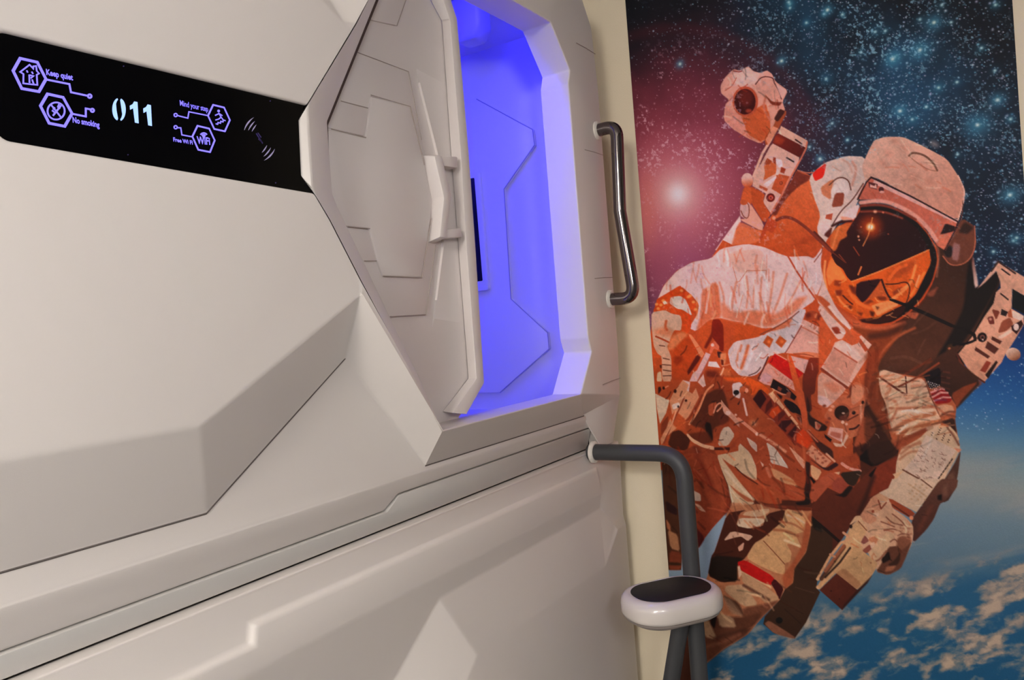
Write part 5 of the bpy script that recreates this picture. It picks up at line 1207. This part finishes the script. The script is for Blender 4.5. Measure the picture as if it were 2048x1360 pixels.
# small hardware, straps and creases too many to name
rc = np.random.default_rng(21)
def strew(n, box_, cols, ang, spread, lo, hi, wlo, whi, alpha, curve=0.0):
    for _ in range(n):
        x_, y_ = rc.uniform(box_[0], box_[2]), rc.uniform(box_[1], box_[3])
        t = math.radians(rc.normal(ang, spread)); L_ = rc.uniform(lo, hi); k_ = rc.normal(0, curve)
        dx_, dy_ = math.cos(t) * L_ / 2, math.sin(t) * L_ / 2
        gi, gj = to_grid((x_, y_)); gi, gj = int(gj), int(gi)
        if not (0 <= gi < nz and 0 <= gj < ny) or AM[gi, gj] < .9: continue
        c = cols[rc.integers(len(cols))]
        base = IMG[gi, gj]
        if c == 'dark': c = tuple(base * .52)
        elif c == 'light': c = tuple(np.minimum(base * 1.30 + 18, 236))
        elif c == 'warm': c = (min(base[0] * .95, 220), base[1] * .62, base[2] * .48)
        l('P', c, rc.uniform(wlo, whi), '%.1f,%.1f %.1f,%.1f %.1f,%.1f' % (x_ - dx_, y_ - dy_, x_ - dy_ * k_, y_ + dx_ * k_, x_ + dx_, y_ + dy_), a=alpha, soft=1.6)
strew(80, (1330, 690, 1560, 950), ['dark', 'light', 'warm', (226, 180, 156), (70, 32, 26)], -52, 28, 5, 22, 1.2, 3.2, .55, .2)
strew(100, (1540, 640, 1740, 960), ['dark', 'light', 'warm', (220, 164, 142), (80, 36, 30)], 38, 30, 4, 18, 1.1, 2.8, .5, .2)
strew(22, (1680, 560, 1840, 640), ['dark', 'light', (250, 170, 110)], 30, 40, 5, 16, 1.2, 3.0, .6, .3)
strew(70, (1330, 500, 1640, 640), ['warm', 'warm', 'light'], 84, 16, 14, 44, 2.0, 5.0, .38, .15)
strew(60, (1760, 740, 1900, 870), ['warm', 'light', 'dark'], -14, 14, 12, 44, 1.6, 4.5, .42, .15)
strew(50, (1400, 1000, 1640, 1330), ['warm', 'light', 'dark'], 28, 22, 10, 40, 1.6, 4.5, .40, .15)
strew(60, (1330, 900, 1620, 1060), ['warm', 'light', 'dark'], 55, 18, 14, 50, 2.0, 5.0, .40, .12)
strew(36, (1700, 1010, 1850, 1160), ['warm', 'light', 'dark'], 30, 40, 6, 22, 1.4, 3.2, .42, .25)
strew(40, (1700, 590, 1860, 900), ['dark', 'light'], -50, 25, 16, 60, 3.0, 8.0, .22, .2)
strew(40, (1620, 270, 1900, 400), ['warm', 'light'], 30, 30, 8, 30, 1.6, 4.0, .28, .2)
strew(36, (1440, 130, 1580, 290), ['warm', 'light', 'dark'], 60, 35, 8, 26, 1.4, 3.4, .40, .25)
# the figure is darkened lower down the print
dull = AM * sstep(690, 900, Y) * sstep(.34, .62, IMG.mean(-1) / 255)
IMG = IMG * (1 - dull * .13)[..., None]
deep = AM * sstep(700, 800, Y) * sstep(.55, .40, IMG.mean(-1) / 255)
lm = IMG.mean(-1, keepdims=True)
IMG = IMG * (1 - deep[..., None] * .13) + (lm - IMG) * (deep * .10)[..., None]

# crumpled cloth and photographic contrast on the figure
ca, sa = .8, .6
u_, v_ = X * ca + Y * sa, -X * sa + Y * ca
w1 = fbm(u_ / 26, v_ / 26, 601, 3) * 2.2
rid = 1 - np.abs(2 * fbm(u_ / 22 + w1, v_ / 11 + w1, 611, 4) - 1)
rid2 = 1 - np.abs(2 * fbm(u_ / 9 - w1, v_ / 16 + w1, 621, 3) - 1)
fine = fbm(X / 3.2, Y / 3.2, 631, 2) - .5
det = (rid - rid.mean()) * .13 + (rid2 - rid2.mean()) * .06 + fine * .08
lum = IMG.mean(-1) / 255
am = AM * sstep(.10, .30, lum)
IMG = IMG * (1 + (am * det)[..., None])
IMG = IMG * (1 - AM[..., None]) + (np.clip((IMG - 112) * 1.12 + 108, 4, 255)) * AM[..., None]
# print grain and conversion to paint colour
IMG = IMG * (1 + (rng.random((nz, ny, 1), dtype=np.float32) - .5) * .05)
IMG = np.clip(IMG, 3, 255) / 255
LUM = IMG.mean(-1, keepdims=True); IMG = np.clip(LUM + (IMG - LUM) * 1.05, .012, 1)     # the print is saturated
LINC = np.where(IMG <= .04045, IMG / 12.92, ((IMG + .055) / 1.055) ** 2.4) * PRINT_GAIN
me = bpy.data.meshes.new('wall_mural')
nv = ny * nz
co = np.empty((nv + 4, 3), np.float32)
co[:nv, 0] = MX; co[:nv, 1] = GY.ravel(); co[:nv, 2] = GZ.ravel()
co[nv:] = [(XE - .0002, my1, mz1), (XE - .0002, my0, mz1), (XE - .0002, my0, mz0), (XE - .0002, my1, mz0)]
ii, jj = np.meshgrid(np.arange(nz - 1), np.arange(ny - 1), indexing='ij')
k0 = (ii * ny + jj).ravel()
quads = np.stack([k0, k0 + ny, k0 + ny + 1, k0 + 1], 1)
cA, cB_, cC, cD = 0, ny - 1, nv - 1, nv - ny
rim_q = np.array([[cA, cB_, nv + 1, nv], [cB_, cC, nv + 2, nv + 1], [cC, cD, nv + 3, nv + 2], [cD, cA, nv, nv + 3]])
quads = np.concatenate([quads, rim_q]).astype(np.int32)
me.vertices.add(nv + 4); me.vertices.foreach_set('co', co.ravel())
me.loops.add(quads.size); me.loops.foreach_set('vertex_index', quads.ravel())
me.polygons.add(len(quads)); me.polygons.foreach_set('loop_start', np.arange(0, quads.size, 4, dtype=np.int32))
me.update(calc_edges=True)
at = me.color_attributes.new('print', 'FLOAT_COLOR', 'POINT')
rgba = np.ones((nv + 4, 4), np.float32); rgba[:nv, :3] = LINC.reshape(-1, 3); rgba[nv:, :3] = .5
at.data.foreach_set('color', rgba.ravel())
mm = bpy.data.materials.new('printed_vinyl'); mm.use_nodes = True
nt = mm.node_tree; b = nt.nodes['Principled BSDF']; b.inputs['Roughness'].default_value = .6; b.inputs['Specular IOR Level'].default_value = .18
an = nt.nodes.new('ShaderNodeAttribute'); an.attribute_name = 'print'
nt.links.new(an.outputs['Color'], b.inputs['Base Color'])
no = nt.nodes.new('ShaderNodeTexNoise'); no.inputs['Scale'].default_value = 380
tcn = nt.nodes.new('ShaderNodeTexCoord'); nt.links.new(tcn.outputs['Object'], no.inputs['Vector'])
bn = nt.nodes.new('ShaderNodeBump'); bn.inputs['Strength'].default_value = .12; bn.inputs['Distance'].default_value = .001
nt.links.new(no.outputs['Fac'], bn.inputs['Height']); nt.links.new(bn.outputs['Normal'], b.inputs['Normal'])
me.materials.append(mm)
mural = bpy.data.objects.new('wall_mural', me); COL.objects.link(mural)
tag(mural, 'tall printed mural of an astronaut among stars and clouds on the cream end wall', 'mural')
